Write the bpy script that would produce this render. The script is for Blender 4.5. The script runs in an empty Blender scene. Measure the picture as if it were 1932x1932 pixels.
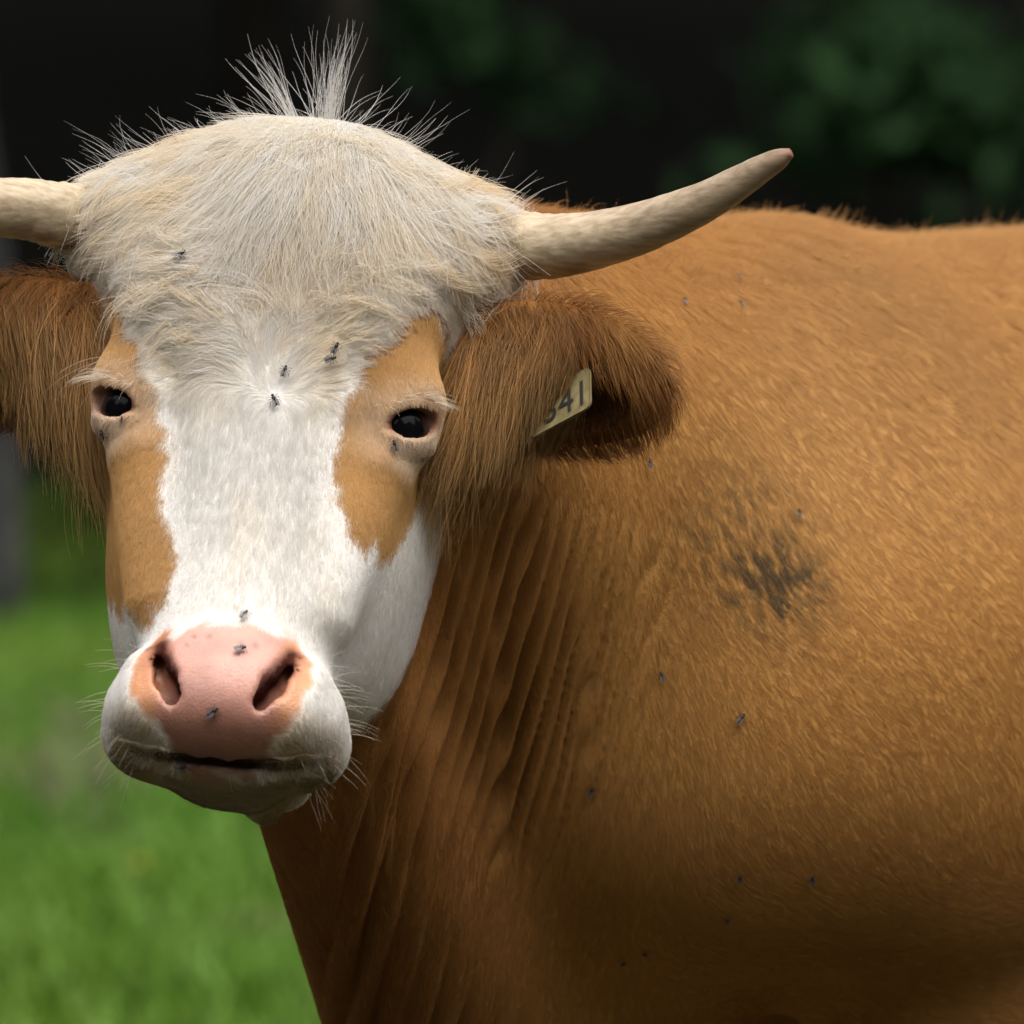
import bpy, bmesh, math, time
import numpy as np
from mathutils import Vector, Matrix

T0 = time.time()
scene = bpy.context.scene
R = math.radians

# ------------------------------------------------------------------ camera, light, exposure
CAM_Y, CAM_Z, PITCH, FRAME = -6.0, 1.3, 0.0198, 0.79      # frame width in metres at y = 0
cam = bpy.data.cameras.new('camera')
cam.sensor_width = 36.0
cam.lens = 36.0 * 6.0 / FRAME
cam.clip_start, cam.clip_end = 0.1, 2000.0
cam.dof.use_dof = True
cam.dof.focus_distance = 6.08
cam.dof.aperture_fstop = cam.lens / 39.0                   # 39 mm entrance pupil
cam_ob = bpy.data.objects.new('camera', cam)
scene.collection.objects.link(cam_ob)
cam_ob.location = (0, CAM_Y, CAM_Z)
cam_ob.rotation_euler = (R(90) - PITCH, 0, 0)
scene.camera = cam_ob

SUN_EL, SUN_AZ = 70.0, 28.0                               # azimuth: degrees to the left of the viewing axis, behind the camera
sun_dir = Vector((math.sin(R(SUN_AZ)) * math.cos(R(SUN_EL)), -math.cos(R(SUN_AZ)) * math.cos(R(SUN_EL)), math.sin(R(SUN_EL))))
sun = bpy.data.lights.new('sun', 'SUN')
sun.energy, sun.angle, sun.color = 1.5, R(125), (1.0, 0.975, 0.94)
sun_ob = bpy.data.objects.new('sun', sun)
scene.collection.objects.link(sun_ob)
sun_ob.location = (-3, -6, 9)
sun_ob.rotation_euler = sun_dir.to_track_quat('Z', 'Y').to_euler()

world = bpy.data.worlds.new('World')
scene.world = world
world.use_nodes = True
wn = world.node_tree
wn.nodes.clear()
sky = wn.nodes.new('ShaderNodeTexSky')
sky.sky_type = 'NISHITA'
sky.sun_disc = False
sky.sun_elevation = R(SUN_EL)
sky.sun_rotation = math.atan2(sun_dir.x, sun_dir.y)
sky.air_density, sky.dust_density, sky.ozone_density = .6, 8.0, .6
bg = wn.nodes.new('ShaderNodeBackground')
bg.inputs['Strength'].default_value = 0.05
wo = wn.nodes.new('ShaderNodeOutputWorld')
wn.links.new(sky.outputs[0], bg.inputs[0])
wn.links.new(bg.outputs[0], wo.inputs[0])

vs = scene.view_settings
vs.view_transform, vs.look, vs.gamma, vs.use_curve_mapping = 'Standard', 'None', 1.0, False
vs.exposure = 1.62
scene.cycles.use_denoising = True
scene.cycles.use_adaptive_sampling = True
scene.cycles.adaptive_threshold = 0.02
scene.cycles.max_bounces = 8
scene.cycles.diffuse_bounces = 4
scene.cycles.transparent_max_bounces = 8

rng = np.random.default_rng(7)

# ------------------------------------------------------------------ shape of the cow (signed distance)
def at(px, py, Y):
    """pixel of the 1932 px wide photograph + depth Y -> a point of the place, in metres"""
    cp, sp = math.cos(PITCH), math.sin(PITCH)
    a, b = (px - 966) / 1932 * FRAME / 6.0, (966 - py) / 1932 * FRAME / 6.0
    d = np.array([a, cp + b * sp, -sp + b * cp])
    t = (Y - CAM_Y) / d[1]
    return np.array([0, CAM_Y, CAM_Z]) + t * d

def nrm(v):
    v = np.asarray(v, float)
    return v / np.linalg.norm(v)

def smin(a, b, k):
    h = np.clip(0.5 + 0.5 * (b - a) / k, 0, 1)
    return b * (1 - h) + a * h - k * h * (1 - h)

def smax(a, b, k):
    return -smin(-a, -b, k)

def ell(P, c, r, M=None):
    q = P - np.asarray(c)
    if M is not None:
        q = q @ np.asarray(M).T
    r = np.asarray(r)
    k0 = np.linalg.norm(q / r, axis=-1)
    k1 = np.linalg.norm(q / (r * r), axis=-1) + 1e-9
    return k0 * (k0 - 1) / k1

def cone(P, a, b, ra, rb, n=None, s=1.0):
    """tapered capsule; n, s: squeezed s times thinner along n"""
    a, b = np.asarray(a, float), np.asarray(b, float)
    ba = b - a
    pa = P - a
    h = np.clip(pa @ ba / (ba @ ba), 0, 1)
    d = pa - h[..., None] * ba
    if n is not None:
        dn = d @ n
        d = d + (s - 1) * dn[..., None] * n
    return (np.linalg.norm(d, axis=-1) - (ra + (rb - ra) * h))

def table(ws, vals):
    """smooth table through the given points"""
    ws, vals = np.asarray(ws, float), np.asarray(vals, float)
    o = np.argsort(ws); ws, vals = ws[o], vals[o]
    x = np.linspace(ws[0], ws[-1], 400)
    m = np.gradient(vals, ws)
    i = np.clip(np.searchsorted(ws, x) - 1, 0, len(ws) - 2)
    hh = ws[i + 1] - ws[i]; t = (x - ws[i]) / hh
    y = ((2*t**3 - 3*t**2 + 1) * vals[i] + (t**3 - 2*t**2 + t) * hh * m[i] +
         (-2*t**3 + 3*t**2) * vals[i + 1] + (t**3 - t**2) * hh * m[i + 1])
    return x, y

# head frame: u to the cow's left, v out of the face, w up the face to the poll
PHI, PSI, RHO = R(27), R(5.5), R(4)
HO = at(491, 738, 0.0)
def _basis():
    cf, sf, cy, sy = math.cos(PHI), math.sin(PHI), math.cos(PSI), math.sin(PSI)
    u = np.array([cy, -sy, 0]); v = np.array([-sy * cf, -cy * cf, sf]); w = np.array([sy * sf, cy * sf, cf])
    c, s = math.cos(RHO), math.sin(RHO)
    rot = np.array([[c, 0, s], [0, 1, 0], [-s, 0, c]])
    return np.array([rot @ u, rot @ v, rot @ w])
HB = _basis()
def to_head(P): return (P - HO) @ HB.T
def from_head(q): return np.asarray(q) @ HB + HO

WS = [.27, .235, .20, .16, .105, .05, 0, -.055, -.10, -.143, -.187, -.22, -.256, -.287, -.312]
TA = table(WS, [.025, .066, .093, .113, .117, .113, .109, .106, .100, .087, .076, .076, .082, .083, .075])
TF = table(WS, [-.065, -.025, -.008, 0, .003, .003, 0, -.002, -.004, -.004, .000, .006, .010, .000, -.018])
TB = table(WS, [-.10, -.14, -.165, -.18, -.20, -.225, -.24, -.24, -.215, -.18, -.155, -.14, -.13, -.125, -.115])

EYE_C = np.array([.106, -.048, -.002])
EYE_G = nrm([.50, .865, .02])
EYE_R = .0247
_e1 = nrm(np.cross([0, 0, 1.0], EYE_G)); _e1 = _e1 if _e1[0] < 0 else -_e1       # towards the nose
_e2 = nrm(np.cross(EYE_G, _e1)); _e2 = _e2 if _e2[2] > 0 else -_e2
_t = R(24)
EYE_L = nrm(math.cos(_t) * _e1 - math.sin(_t) * _e2)                              # long axis of the opening: inwards and down
EYE_S = nrm(np.cross(EYE_L, EYE_G)); EYE_S = EYE_S if EYE_S[2] > 0 else -EYE_S
EYE_M = np.array([EYE_L, EYE_S, EYE_G])

NOSTRIL = np.array([[.024, -.004, -.275], [.031, .004, -.266], [.040, .008, -.253], [.0465, .007, -.237], [.0490, .001, -.221]])
NOSTRIL_R = [.0060, .0086, .0084, .0060, .0035]
MOUTH = np.array([[u, -.022 - .30 * abs(u) ** 1.2, -.300 + .3 * u * u] for u in np.linspace(-.080, .080, 9)])

def sdf_head(q):
    u, v, w = q[..., 0], q[..., 1], q[..., 2]
    au = np.abs(u)
    qs = np.stack([au, v, w], -1)
    a, vf, vb = np.interp(w, *TA), np.interp(w, *TF), np.interp(w, *TB)
    vc, hd = (vf + vb) / 2, (vf - vb) / 2
    t = (v - vc) / hd
    low = np.clip((-w - .04) / .1, 0, 1)
    aw = a * (1 - (.10 + .10 * low) * np.clip(t, 0, 1.2) ** 2 - .30 * np.clip(-t - .2, 0, 1) ** 2)
    n = 2.7
    rad = (np.abs(au / aw) ** n + np.abs(t) ** n + 1e-12) ** (1 / n)
    d = (rad - 1) * np.minimum(aw, hd)
    d = smax(d, w - .262 + .5 * au * au, .05)
    d = smax(d, -.291 - w + 1.6 * au * au, .03)
    # poll, horn bosses, orbits, crests, cheeks
    d = smin(d, ell(q, (0, -.078, .190), (.094, .054, .060)), .05)
    d = smin(d, cone(qs, (.045, -.080, .172), (.130, -.080, .168), .050, .037), .05)
    d = smin(d, cone(qs, (.045, -.080, .198), (.122, -.080, .184), .044, .036), .04)
    d = smin(d, ell(qs, (.080, -.050, .105), (.046, .046, .065)), .05)
    d = smin(d, ell(qs, (.100, -.052, .006), (.031, .036, .040)), .03)
    d = smin(d, cone(qs, (.086, -.040, .060), (.114, -.044, .024), .018, .014), .04)
    d = smin(d, cone(qs, (.094, -.050, -.045), (.072, -.045, -.165), .018, .014), .035)
    d = smin(d, ell(qs, (.076, -.150, -.075), (.044, .080, .125)), .04)
    # tear trough in front of the eye, groove beside the nose bridge
    d = smax(d, -cone(qs, (.082, .012, -.030), (.068, .018, -.120), .014, .012), .03)
    # muzzle
    d = smin(d, ell(q, (.003, -.055, -.262), (.081, .066, .050)), .03)
    d = smin(d, cone(qs, (.055, -.042, -.258), (.063, -.062, -.270), .030, .024), .028)
    d = smin(d, cone(qs, (.054, -.012, -.270), (.062, -.018, -.234), .015, .011), .018)
    d = smin(d, ell(q, (0, -.016, -.250), (.050, .030, .046)), .02)
    # lower lip, chin
    dl = ell(q, (.005, -.070, -.297), (.043, .044, .017))
    dl = smin(dl, ell(q, (.022, -.118, -.276), (.040, .040, .018)), .02)
    dl = smin(dl, ell(q, (.028, -.120, -.292), (.016, .016, .016)), .010)
    d = smin(d, dl, .010)
    for i in range(8):
        d = smax(d, -cone(q, MOUTH[i], MOUTH[i + 1], .0034, .0034), .010)
    for i in range(4):
        d = smax(d, -cone(qs, NOSTRIL[i], NOSTRIL[i + 1], NOSTRIL_R[i], NOSTRIL_R[i + 1]), .006)
        d = smax(d, -cone(qs, NOSTRIL[i] - [-.004, .016, 0], NOSTRIL[i + 1] - [-.004, .016, 0], NOSTRIL_R[i], NOSTRIL_R[i + 1]), .006)
    # eyes: lids round the ball, almond opening, inner corner
    lid = ell(qs, EYE_C, (.0264, .0264, .0264))
    brow = cone(qs, EYE_C + EYE_S * .018 + EYE_L * .018 + EYE_G * .012, EYE_C + EYE_S * .017 - EYE_L * .018 + EYE_G * .014, .0075, .0100)
    low_l = cone(qs, EYE_C - EYE_S * .018 + EYE_L * .012 + EYE_G * .012, EYE_C - EYE_S * .017 - EYE_L * .012 + EYE_G * .011, .006, .006)
    d = smin(d, lid, .012)
    d = smin(d, brow, .008)
    d = smin(d, low_l, .008)
    d = smax(d, -ell(qs, EYE_C + EYE_G * .024 - EYE_S * .0030, (.0200, .0118, .012), EYE_M), .003)
    d = smax(d, -cone(qs, EYE_C + EYE_G * .0245 + EYE_L * .012, EYE_C + EYE_G * .0225 + EYE_L * .0235 - EYE_S * .003, .005, .002), .004)
    return d

# trunk: heading left and towards the camera
TH = R(40)
BH = np.array([-math.cos(TH), -math.sin(TH), 0]); BL = np.array([math.sin(TH), -math.cos(TH), 0]); BZ = np.array([0, 0, 1.0])
BM = np.array([BH, BL, BZ])
SC = np.array([.24, .72, 0.0])
def bp(h, l, z): return SC + h * BH + l * BL + z * BZ

EAR_R = dict(base=from_head([.118, -.105, .095]), mid=at(1010, 690, .06), tip=at(1225, 742, .10))
EAR_L = dict(base=from_head([-.118, -.105, .095]), mid=at(30, 625, .12), tip=at(-190, 685, .16))

def sdf_ear(P, e, side):
    b, m, t = e['base'], e['mid'], e['tip']
    ax = nrm(t - b)
    f = nrm(np.array([-.25 * side, -1, -.25])); f = nrm(f - ax * (f @ ax))      # the hollow faces forward and a little down
    up = nrm(np.cross(ax, f)); up = up if up[2] > 0 else -up
    M = np.array([ax, up, f])
    L = np.linalg.norm(t - b)
    c = b + .55 * (t - b)
    q = (P - c) @ M.T
    s = q[..., 0] / (.5 * L)
    q2 = q.copy()
    yc = np.clip(q[..., 1], -.062, .062)
    q2[..., 2] = q[..., 2] + 3.2 * yc ** 2 - .10 * np.clip(yc, 0, 1)   # cupped blade
    d = ell(q2, (0, 0, 0), (.56 * L, .058, .020))
    d = smin(d, cone(P, b - ax * .02, b + ax * .05, .034, .026), .03)
    d = smax(d, -ell(q2, (.022, -.008, .026), (.25 * L, .028, .026)), .006)
    return d

def sdf_body(P):
    hip = bp(-1.30, 0, 1.05)
    d = cone(P, bp(-.02, 0, 1.07), bp(-.60, 0, 1.01), .30, .375, BL, 1.24)
    d = smin(d, cone(P, bp(-.60, 0, 1.00), bp(-1.25, 0, 1.04), .385, .34, BL, 1.10), .1)
    d = smin(d, cone(P, bp(.02, 0, 1.282), bp(-.55, 0, 1.318), .098, .085), .10)
    d = smin(d, cone(P, bp(-.55, 0, 1.320), bp(-1.35, 0, 1.33), .09, .08), .12)
    for s in (1, -1):
        d = smin(d, ell(P, bp(.02, .205 * s, .975), (.21, .125, .19), BM), .14)          # shoulder blade
        d = smin(d, cone(P, bp(.04, .125 * s, .95), bp(-.06, .110 * s, .72), .100, .085), .08)   # upper arm
        d = smin(d, cone(P, bp(-.06, .115 * s, .76), bp(.00, .14 * s, .46), .080, .052), .05)
        d = smin(d, cone(P, bp(.00, .14 * s, .46), bp(.0, .150 * s, .12), .050, .034), .03)
        d = smin(d, cone(P, bp(.0, .150 * s, .13), bp(.04, .150 * s, .045), .036, .045), .02)
        d = smin(d, ell(P, bp(-1.28, .20 * s, .98), (.24, .14, .34), BM), .10)          # thigh
        d = smin(d, cone(P, bp(-1.22, .21 * s, .82), bp(-1.47, .19 * s, .52), .13, .055), .06)
        d = smin(d, cone(P, bp(-1.47, .19 * s, .53), bp(-1.42, .18 * s, .13), .052, .036), .03)
        d = smin(d, cone(P, bp(-1.42, .18 * s, .13), bp(-1.38, .18 * s, .045), .036, .045), .02)
    d = smin(d, ell(P, bp(.22, 0, .89), (.18, .125, .22), BM), .09)                       # brisket
    # neck and dewlap
    nb = from_head([0, -.19, .06])
    nl = nrm(np.cross(nb - bp(.12, 0, 1.12), BZ))
    dn = cone(P, bp(.10, 0, 1.10), nb, .290, .165, nl, 1.15)
    dn = smin(dn, cone(P, bp(.05, 0, 1.300), from_head([0.03, -.17, .185]), .075, .075), .08)
    thr = from_head([-.01, -.19, -.15])
    dn = smin(dn, cone(P, at(865, 2000, .54), thr + [.045, .01, 0], .105, .072, nl, 1.1), .13)
    d = smin(d, ell(P, bp(.250, .165, .980), (.16, .13, .16), BM), .14)
    d = smin(d, dn, .09)
    return d

def sdf(P):
    d = sdf_body(P)
    q = to_head(P)
    near = np.all(np.abs(q - [0, -.1, 0]) < [.26, .25, .40], axis=-1)
    if near.any():
        dh = sdf_head(q[near])
        d[near] = smin(d[near], dh, .035)
    for e, s in ((EAR_R, 1), (EAR_L, -1)):
        near = np.linalg.norm(P - e['mid'], axis=-1) < .26
        if near.any():
            d[near] = smin(d[near], sdf_ear(P[near], e, s), .018)
    return d

def sdf_grad(P, h=.0015):
    g = np.empty_like(P)
    for i in range(3):
        e = np.zeros(3); e[i] = h
        g[:, i] = sdf(P + e) - sdf(P - e)
    return g / (2 * h)

def axis_lines(segs):
    out = [segs[0][0]]
    for a, b, step in segs:
        n = max(1, int(round((b - a) / step)))
        out += list(np.linspace(a, b, n + 1)[1:])
    while (len(out) - 1) % 4: out.append(out[-1] + (out[-1] - out[-2]))
    return np.array(out)

def surface_nets():
    X = axis_lines([(-.62, -.48, .012), (-.48, -.14, .0040), (-.14, .13, .0026), (.13, .24, .0040), (.24, .56, .008), (.56, 1.75, .03)])
    Y = axis_lines([(-.26, .42, .0040), (.42, .80, .008), (.80, 2.2, .03)])
    Z = axis_lines([(-.03, .70, .02), (.70, .88, .008), (.88, 1.56, .0040)])
    nx, ny, nz = len(X), len(Y), len(Z)
    Xc, Yc, Zc = X[::4], Y[::4], Z[::4]
    G = np.stack(np.meshgrid(Xc, Yc, Zc, indexing='ij'), -1)
    fc = np.empty(G.shape[:3], np.float32)
    for i in range(len(Xc)):
        fc[i] = sdf(G[i].reshape(-1, 3)).reshape(G.shape[1:3])
    # cells near the surface
    dx, dy, dz = np.diff(Xc), np.diff(Yc), np.diff(Zc)
    diag = np.sqrt(dx[:, None, None] ** 2 + dy[None, :, None] ** 2 + dz[None, None, :] ** 2)
    amin = np.full(diag.shape, 1e9, np.float32)
    for i in (0, 1):
        for j in (0, 1):
            for k in (0, 1):
                amin = np.minimum(amin, np.abs(fc[i:i + len(dx), j:j + len(dy), k:k + len(dz)]))
    near = amin < 1.3 * diag + .012
    f = np.repeat(np.repeat(np.repeat(fc, 4, 0), 4, 1), 4, 2)[:nx, :ny, :nz].copy()
    nodes = np.zeros((nx, ny, nz), bool)
    nn = np.repeat(np.repeat(np.repeat(near, 4, 0), 4, 1), 4, 2)
    for i in (0, 1):
        for j in (0, 1):
            for k in (0, 1):
                nodes[i:i + nn.shape[0], j:j + nn.shape[1], k:k + nn.shape[2]] |= nn
    idx = np.argwhere(nodes)
    P = np.stack([X[idx[:, 0]], Y[idx[:, 1]], Z[idx[:, 2]]], -1)
    vals = np.empty(len(P), np.float32)
    for s in range(0, len(P), 200000):
        vals[s:s + 200000] = sdf(P[s:s + 200000])
    f[idx[:, 0], idx[:, 1], idx[:, 2]] = vals
    ins = f < 0
    corner = sum(ins[i:nx - 1 + i, j:ny - 1 + j, k:nz - 1 + k].astype(np.int8) for i in (0, 1) for j in (0, 1) for k in (0, 1))
    act = (corner > 0) & (corner < 8)
    cid = np.full(act.shape, -1, np.int64)
    cells = np.argwhere(act)
    cid[act] = np.arange(len(cells))
    acc = np.zeros((len(cells), 3)); cnt = np.zeros(len(cells))
    ci, cj, ck = cells.T
    C3 = (X, Y, Z)
    for ax in range(3):
        o = [a for a in range(3) if a != ax]
        for p in (0, 1):
            for q in (0, 1):
                s0 = [ci.copy(), cj.copy(), ck.copy()]
                s0[o[0]] = s0[o[0]] + p; s0[o[1]] = s0[o[1]] + q
                s1 = [a.copy() for a in s0]; s1[ax] = s1[ax] + 1
                a, b = f[s0[0], s0[1], s0[2]], f[s1[0], s1[1], s1[2]]
                m = (a < 0) != (b < 0)
                t = np.where(m, a / np.where(m, a - b, 1), 0)
                pt = np.stack([C3[d][s0[d]] for d in range(3)], -1)
                pt[:, ax] += t * (C3[ax][s1[ax]] - C3[ax][s0[ax]])
                acc[m] += pt[m]; cnt[m] += 1
    V = acc / np.maximum(cnt, 1)[:, None]
    quads = []
    for ax in range(3):
        o = [(ax + 1) % 3, (ax + 2) % 3]
        sl0 = [slice(None)] * 3; sl1 = [slice(None)] * 3
        sl0[ax], sl1[ax] = slice(0, -1), slice(1, None)
        a, b = ins[tuple(sl0)], ins[tuple(sl1)]
        e = np.argwhere(a != b)
        ok = (e[:, o[0]] > 0) & (e[:, o[1]] > 0)
        e = e[ok]
        e = e[(e[:, o[0]] < act.shape[o[0]]) & (e[:, o[1]] < act.shape[o[1]])]
        flip = a[e[:, 0], e[:, 1], e[:, 2]]
        ids = []
        for p, q in ((1, 1), (0, 1), (0, 0), (1, 0)):
            c = e.copy(); c[:, o[0]] -= p; c[:, o[1]] -= q
            ids.append(cid[c[:, 0], c[:, 1], c[:, 2]])
        qd = np.stack(ids, -1)
        qd[~flip] = qd[~flip][:, ::-1]
        quads.append(qd)
    return V, np.concatenate(quads)

def project(V, n=2):
    for _ in range(n):
        for s in range(0, len(V), 200000):
            p = V[s:s + 200000]
            d = sdf(p); g = sdf_grad(p)
            g2 = (g * g).sum(1)
            V[s:s + 200000] = p - np.clip(d / np.maximum(g2, .05), -.006, .006)[:, None] * g
    return V
# ------------------------------------------------------------------ helpers
def link(o, parent=None):
    scene.collection.objects.link(o)
    if parent is not None:
        o.parent = parent
        o.matrix_parent_inverse = Matrix.Translation(-Vector(world_loc(parent)))
    return o

def world_loc(o):
    l = Vector(o.location)
    return l if o.parent is None else l            # parts keep their coordinates in the place

def tag(o, label=None, cat=None, group=None, kind=None):
    for k, v in (('label', label), ('category', cat), ('group', group), ('kind', kind)):
        if v: o[k] = v
    return o

def mesh_ob(name, V, F, mat=None, parent=None, smooth=True, loc=None):
    me = bpy.data.meshes.new(name)
    V = np.asarray(V, float)
    if isinstance(F, np.ndarray):
        n, k = F.shape
        me.vertices.add(len(V)); me.vertices.foreach_set('co', V.astype(np.float32).ravel())
        me.loops.add(n * k); me.loops.foreach_set('vertex_index', F.astype(np.int32).ravel())
        me.polygons.add(n); me.polygons.foreach_set('loop_start', np.arange(0, n * k, k, dtype=np.int32))
        me.update(calc_edges=True); me.validate()
    else:
        me.from_pydata(V.tolist(), [], F)
        me.update()
    if smooth:
        me.polygons.foreach_set('use_smooth', np.ones(len(me.polygons), bool))
    if mat is not None: me.materials.append(mat)
    o = bpy.data.objects.new(name, me)
    if loc is not None: o.location = loc
    return link(o, parent)

def color_attr(me, name, C):
    a = me.attributes.new(name, 'FLOAT_COLOR', 'POINT')
    C4 = np.ones((len(C), 4), np.float32); C4[:, :3] = C
    a.data.foreach_set('color', C4.ravel())

def new_mat(name):
    m = bpy.data.materials.new(name); m.use_nodes = True
    nt = m.node_tree
    return m, nt, nt.nodes['Principled BSDF']

def plain(name, col, rough=.6, spec=.4, noise=None):
    m, nt, b = new_mat(name)
    b.inputs['Base Color'].default_value = (*col, 1)
    b.inputs['Roughness'].default_value = rough
    b.inputs['Specular IOR Level'].default_value = spec
    if noise:
        scale, col2 = noise
        tc = nt.nodes.new('ShaderNodeTexCoord'); no = nt.nodes.new('ShaderNodeTexNoise'); mx = nt.nodes.new('ShaderNodeMix')
        mx.data_type = 'RGBA'
        no.inputs['Scale'].default_value = scale; no.inputs['Detail'].default_value = 5
        mx.inputs[6].default_value = (*col, 1); mx.inputs[7].default_value = (*col2, 1)
        rp = nt.nodes.new('ShaderNodeValToRGB'); rp.color_ramp.elements[0].position = .35; rp.color_ramp.elements[1].position = .65
        nt.links.new(tc.outputs['Object'], no.inputs['Vector']); nt.links.new(no.outputs['Fac'], rp.inputs[0])
        nt.links.new(rp.outputs[0], mx.inputs[0]); nt.links.new(mx.outputs[2], b.inputs['Base Color'])
    return m

def attr_mat(name, attr, rough=.6, spec=.3, sss=0, bump=None):
    m, nt, b = new_mat(name)
    a = nt.nodes.new('ShaderNodeAttribute'); a.attribute_name = attr
    nt.links.new(a.outputs['Color'], b.inputs['Base Color'])
    b.inputs['Roughness'].default_value = rough
    b.inputs['Specular IOR Level'].default_value = spec
    if sss:
        b.inputs['Subsurface Weight'].default_value = sss
        b.inputs['Subsurface Radius'].default_value = (.006, .002, .001)
        b.inputs['Subsurface Scale'].default_value = 1.0
    if bump:
        scale, dist = bump
        tc = nt.nodes.new('ShaderNodeTexCoord'); no = nt.nodes.new('ShaderNodeTexVoronoi'); bp_ = nt.nodes.new('ShaderNodeBump')
        no.inputs['Scale'].default_value = scale
        bp_.inputs['Distance'].default_value = dist; bp_.inputs['Strength'].default_value = .5
        nt.links.new(tc.outputs['Object'], no.inputs['Vector']); nt.links.new(no.outputs['Distance'], bp_.inputs['Height'])
        nt.links.new(bp_.outputs[0], b.inputs['Normal'])
    return m

def hash01(I, seed=0):
    I = np.asarray(I).astype(np.int64)
    h = (I[..., 0] * 374761393 + I[..., 1] * 668265263 + I[..., 2] * 2147483647 + seed * 974634777) & 0xFFFFFFFF
    h = ((h ^ (h >> 13)) * 1274126177) & 0xFFFFFFFF
    h = ((h ^ (h >> 16)) * 2246822519) & 0xFFFFFFFF
    return ((h ^ (h >> 15)) & 0xFFFFFF) / float(0xFFFFFF)

def vnoise(P, scale, seed=0):
    """smooth value noise, 0 to 1"""
    p = np.asarray(P) * scale
    i = np.floor(p).astype(np.int64); f = p - i; f = f * f * (3 - 2 * f)
    out = 0
    for a in (0, 1):
        for b in (0, 1):
            for c in (0, 1):
                w = np.abs(1 - a - f[..., 0]) * np.abs(1 - b - f[..., 1]) * np.abs(1 - c - f[..., 2])
                out = out + w * hash01(i + [a, b, c], seed)
    return out

def sstep(a, b, x):
    t = np.clip((x - a) / (b - a), 0, 1)
    return t * t * (3 - 2 * t)

def in_poly(x, y, poly):
    """signed distance to a polygon, negative inside"""
    p = np.asarray(poly, float)
    d = np.full(x.shape, 1e9); ins = np.zeros(x.shape, bool)
    for k in range(len(p)):
        ax, ay = p[k]; bx_, by_ = p[(k + 1) % len(p)]
        ex, ey = bx_ - ax, by_ - ay
        t = np.clip(((x - ax) * ex + (y - ay) * ey) / (ex * ex + ey * ey + 1e-12), 0, 1)
        d = np.minimum(d, np.hypot(x - ax - t * ex, y - ay - t * ey))
        c = ((ay > y) != (by_ > y))
        with np.errstate(divide='ignore', invalid='ignore'):
            xi = ex * (y - ay) / (ey if ey != 0 else 1e-12) + ax
        ins ^= c & (x < xi)
    return np.where(ins, -d, d)

def tube(pts, rad, seg=10, cap=True):
    """swept tube -> V, F"""
    pts = np.asarray(pts, float); n = len(pts)
    T = np.gradient(pts, axis=0); T /= np.linalg.norm(T, axis=1)[:, None]
    ref = np.array([0, 0, 1.0]) if abs(T[0][2]) < .9 else np.array([1.0, 0, 0])
    V = []
    for i in range(n):
        a = nrm(np.cross(ref, T[i])); b = np.cross(T[i], a); ref = np.cross(a, T[i]) * -1 if False else ref
        for k in range(seg):
            th = 2 * math.pi * k / seg
            V.append(pts[i] + rad[i] * (math.cos(th) * a + math.sin(th) * b))
    F = [[i * seg + k, i * seg + (k + 1) % seg, (i + 1) * seg + (k + 1) % seg, (i + 1) * seg + k] for i in range(n - 1) for k in range(seg)]
    if cap:
        F.append(list(range(seg))[::-1]); F.append([(n - 1) * seg + k for k in range(seg)])
    return np.array(V), F

def spline(ctrl, n):
    """smooth curve through control rows"""
    c = np.asarray(ctrl, float); s = np.linspace(0, len(c) - 1, n)
    m = np.gradient(c, axis=0)
    i = np.clip(s.astype(int), 0, len(c) - 2); t = (s - i)[:, None]
    return ((2*t**3 - 3*t**2 + 1) * c[i] + (t**3 - 2*t**2 + t) * m[i] + (-2*t**3 + 3*t**2) * c[i + 1] + (t**3 - t**2) * m[i + 1])

def hair_ob(name, P, rad, col, mat, parent):
    """P (n, k, 3), rad (n, k), col (n, k, 3)"""
    n, k = P.shape[:2]
    hc = bpy.data.hair_curves.new(name)
    hc.add_curves([k] * n)
    hc.position_data.foreach_set('vector', np.ascontiguousarray(P, np.float32).ravel())
    r = hc.attributes.get('radius') or hc.attributes.new('radius', 'FLOAT', 'POINT')
    r.data.foreach_set('value', np.ascontiguousarray(np.broadcast_to(rad, (n, k)), np.float32).ravel())
    c = hc.attributes.new('coat', 'FLOAT_COLOR', 'POINT')
    C4 = np.ones((n, k, 4), np.float32); C4[..., :3] = col
    c.data.foreach_set('color', C4.ravel())
    hc.materials.append(mat)
    o = bpy.data.objects.new(name, hc)
    return link(o, parent)

# ------------------------------------------------------------------ meadow, bank and wood
def leaf_cloud(C, size, seed, up=.3):
    """one small folded leaf face per centre -> V, F"""
    g = np.random.default_rng(seed); n = len(C)
    a = g.normal(size=(n, 3)); a /= np.linalg.norm(a, axis=1)[:, None]
    b = np.cross(a, g.normal(size=(n, 3))); b /= np.linalg.norm(b, axis=1)[:, None]
    s = (size * g.uniform(.6, 1.3, n))[:, None]
    V = np.stack([C - a * s, C + b * s * .45, C + a * s, C - b * s * .45], 1).reshape(-1, 3)
    return V, np.arange(4 * n).reshape(n, 4)

def ground_z(x, y):
    bank = np.clip(y - 31, 0, None)
    return .012 * np.sin(x * .9) * np.sin(y * .5) * np.clip(y / 8, 0, 1) + np.minimum(.30 * bank * sstep(0, 8, bank), 16.0)

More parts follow.
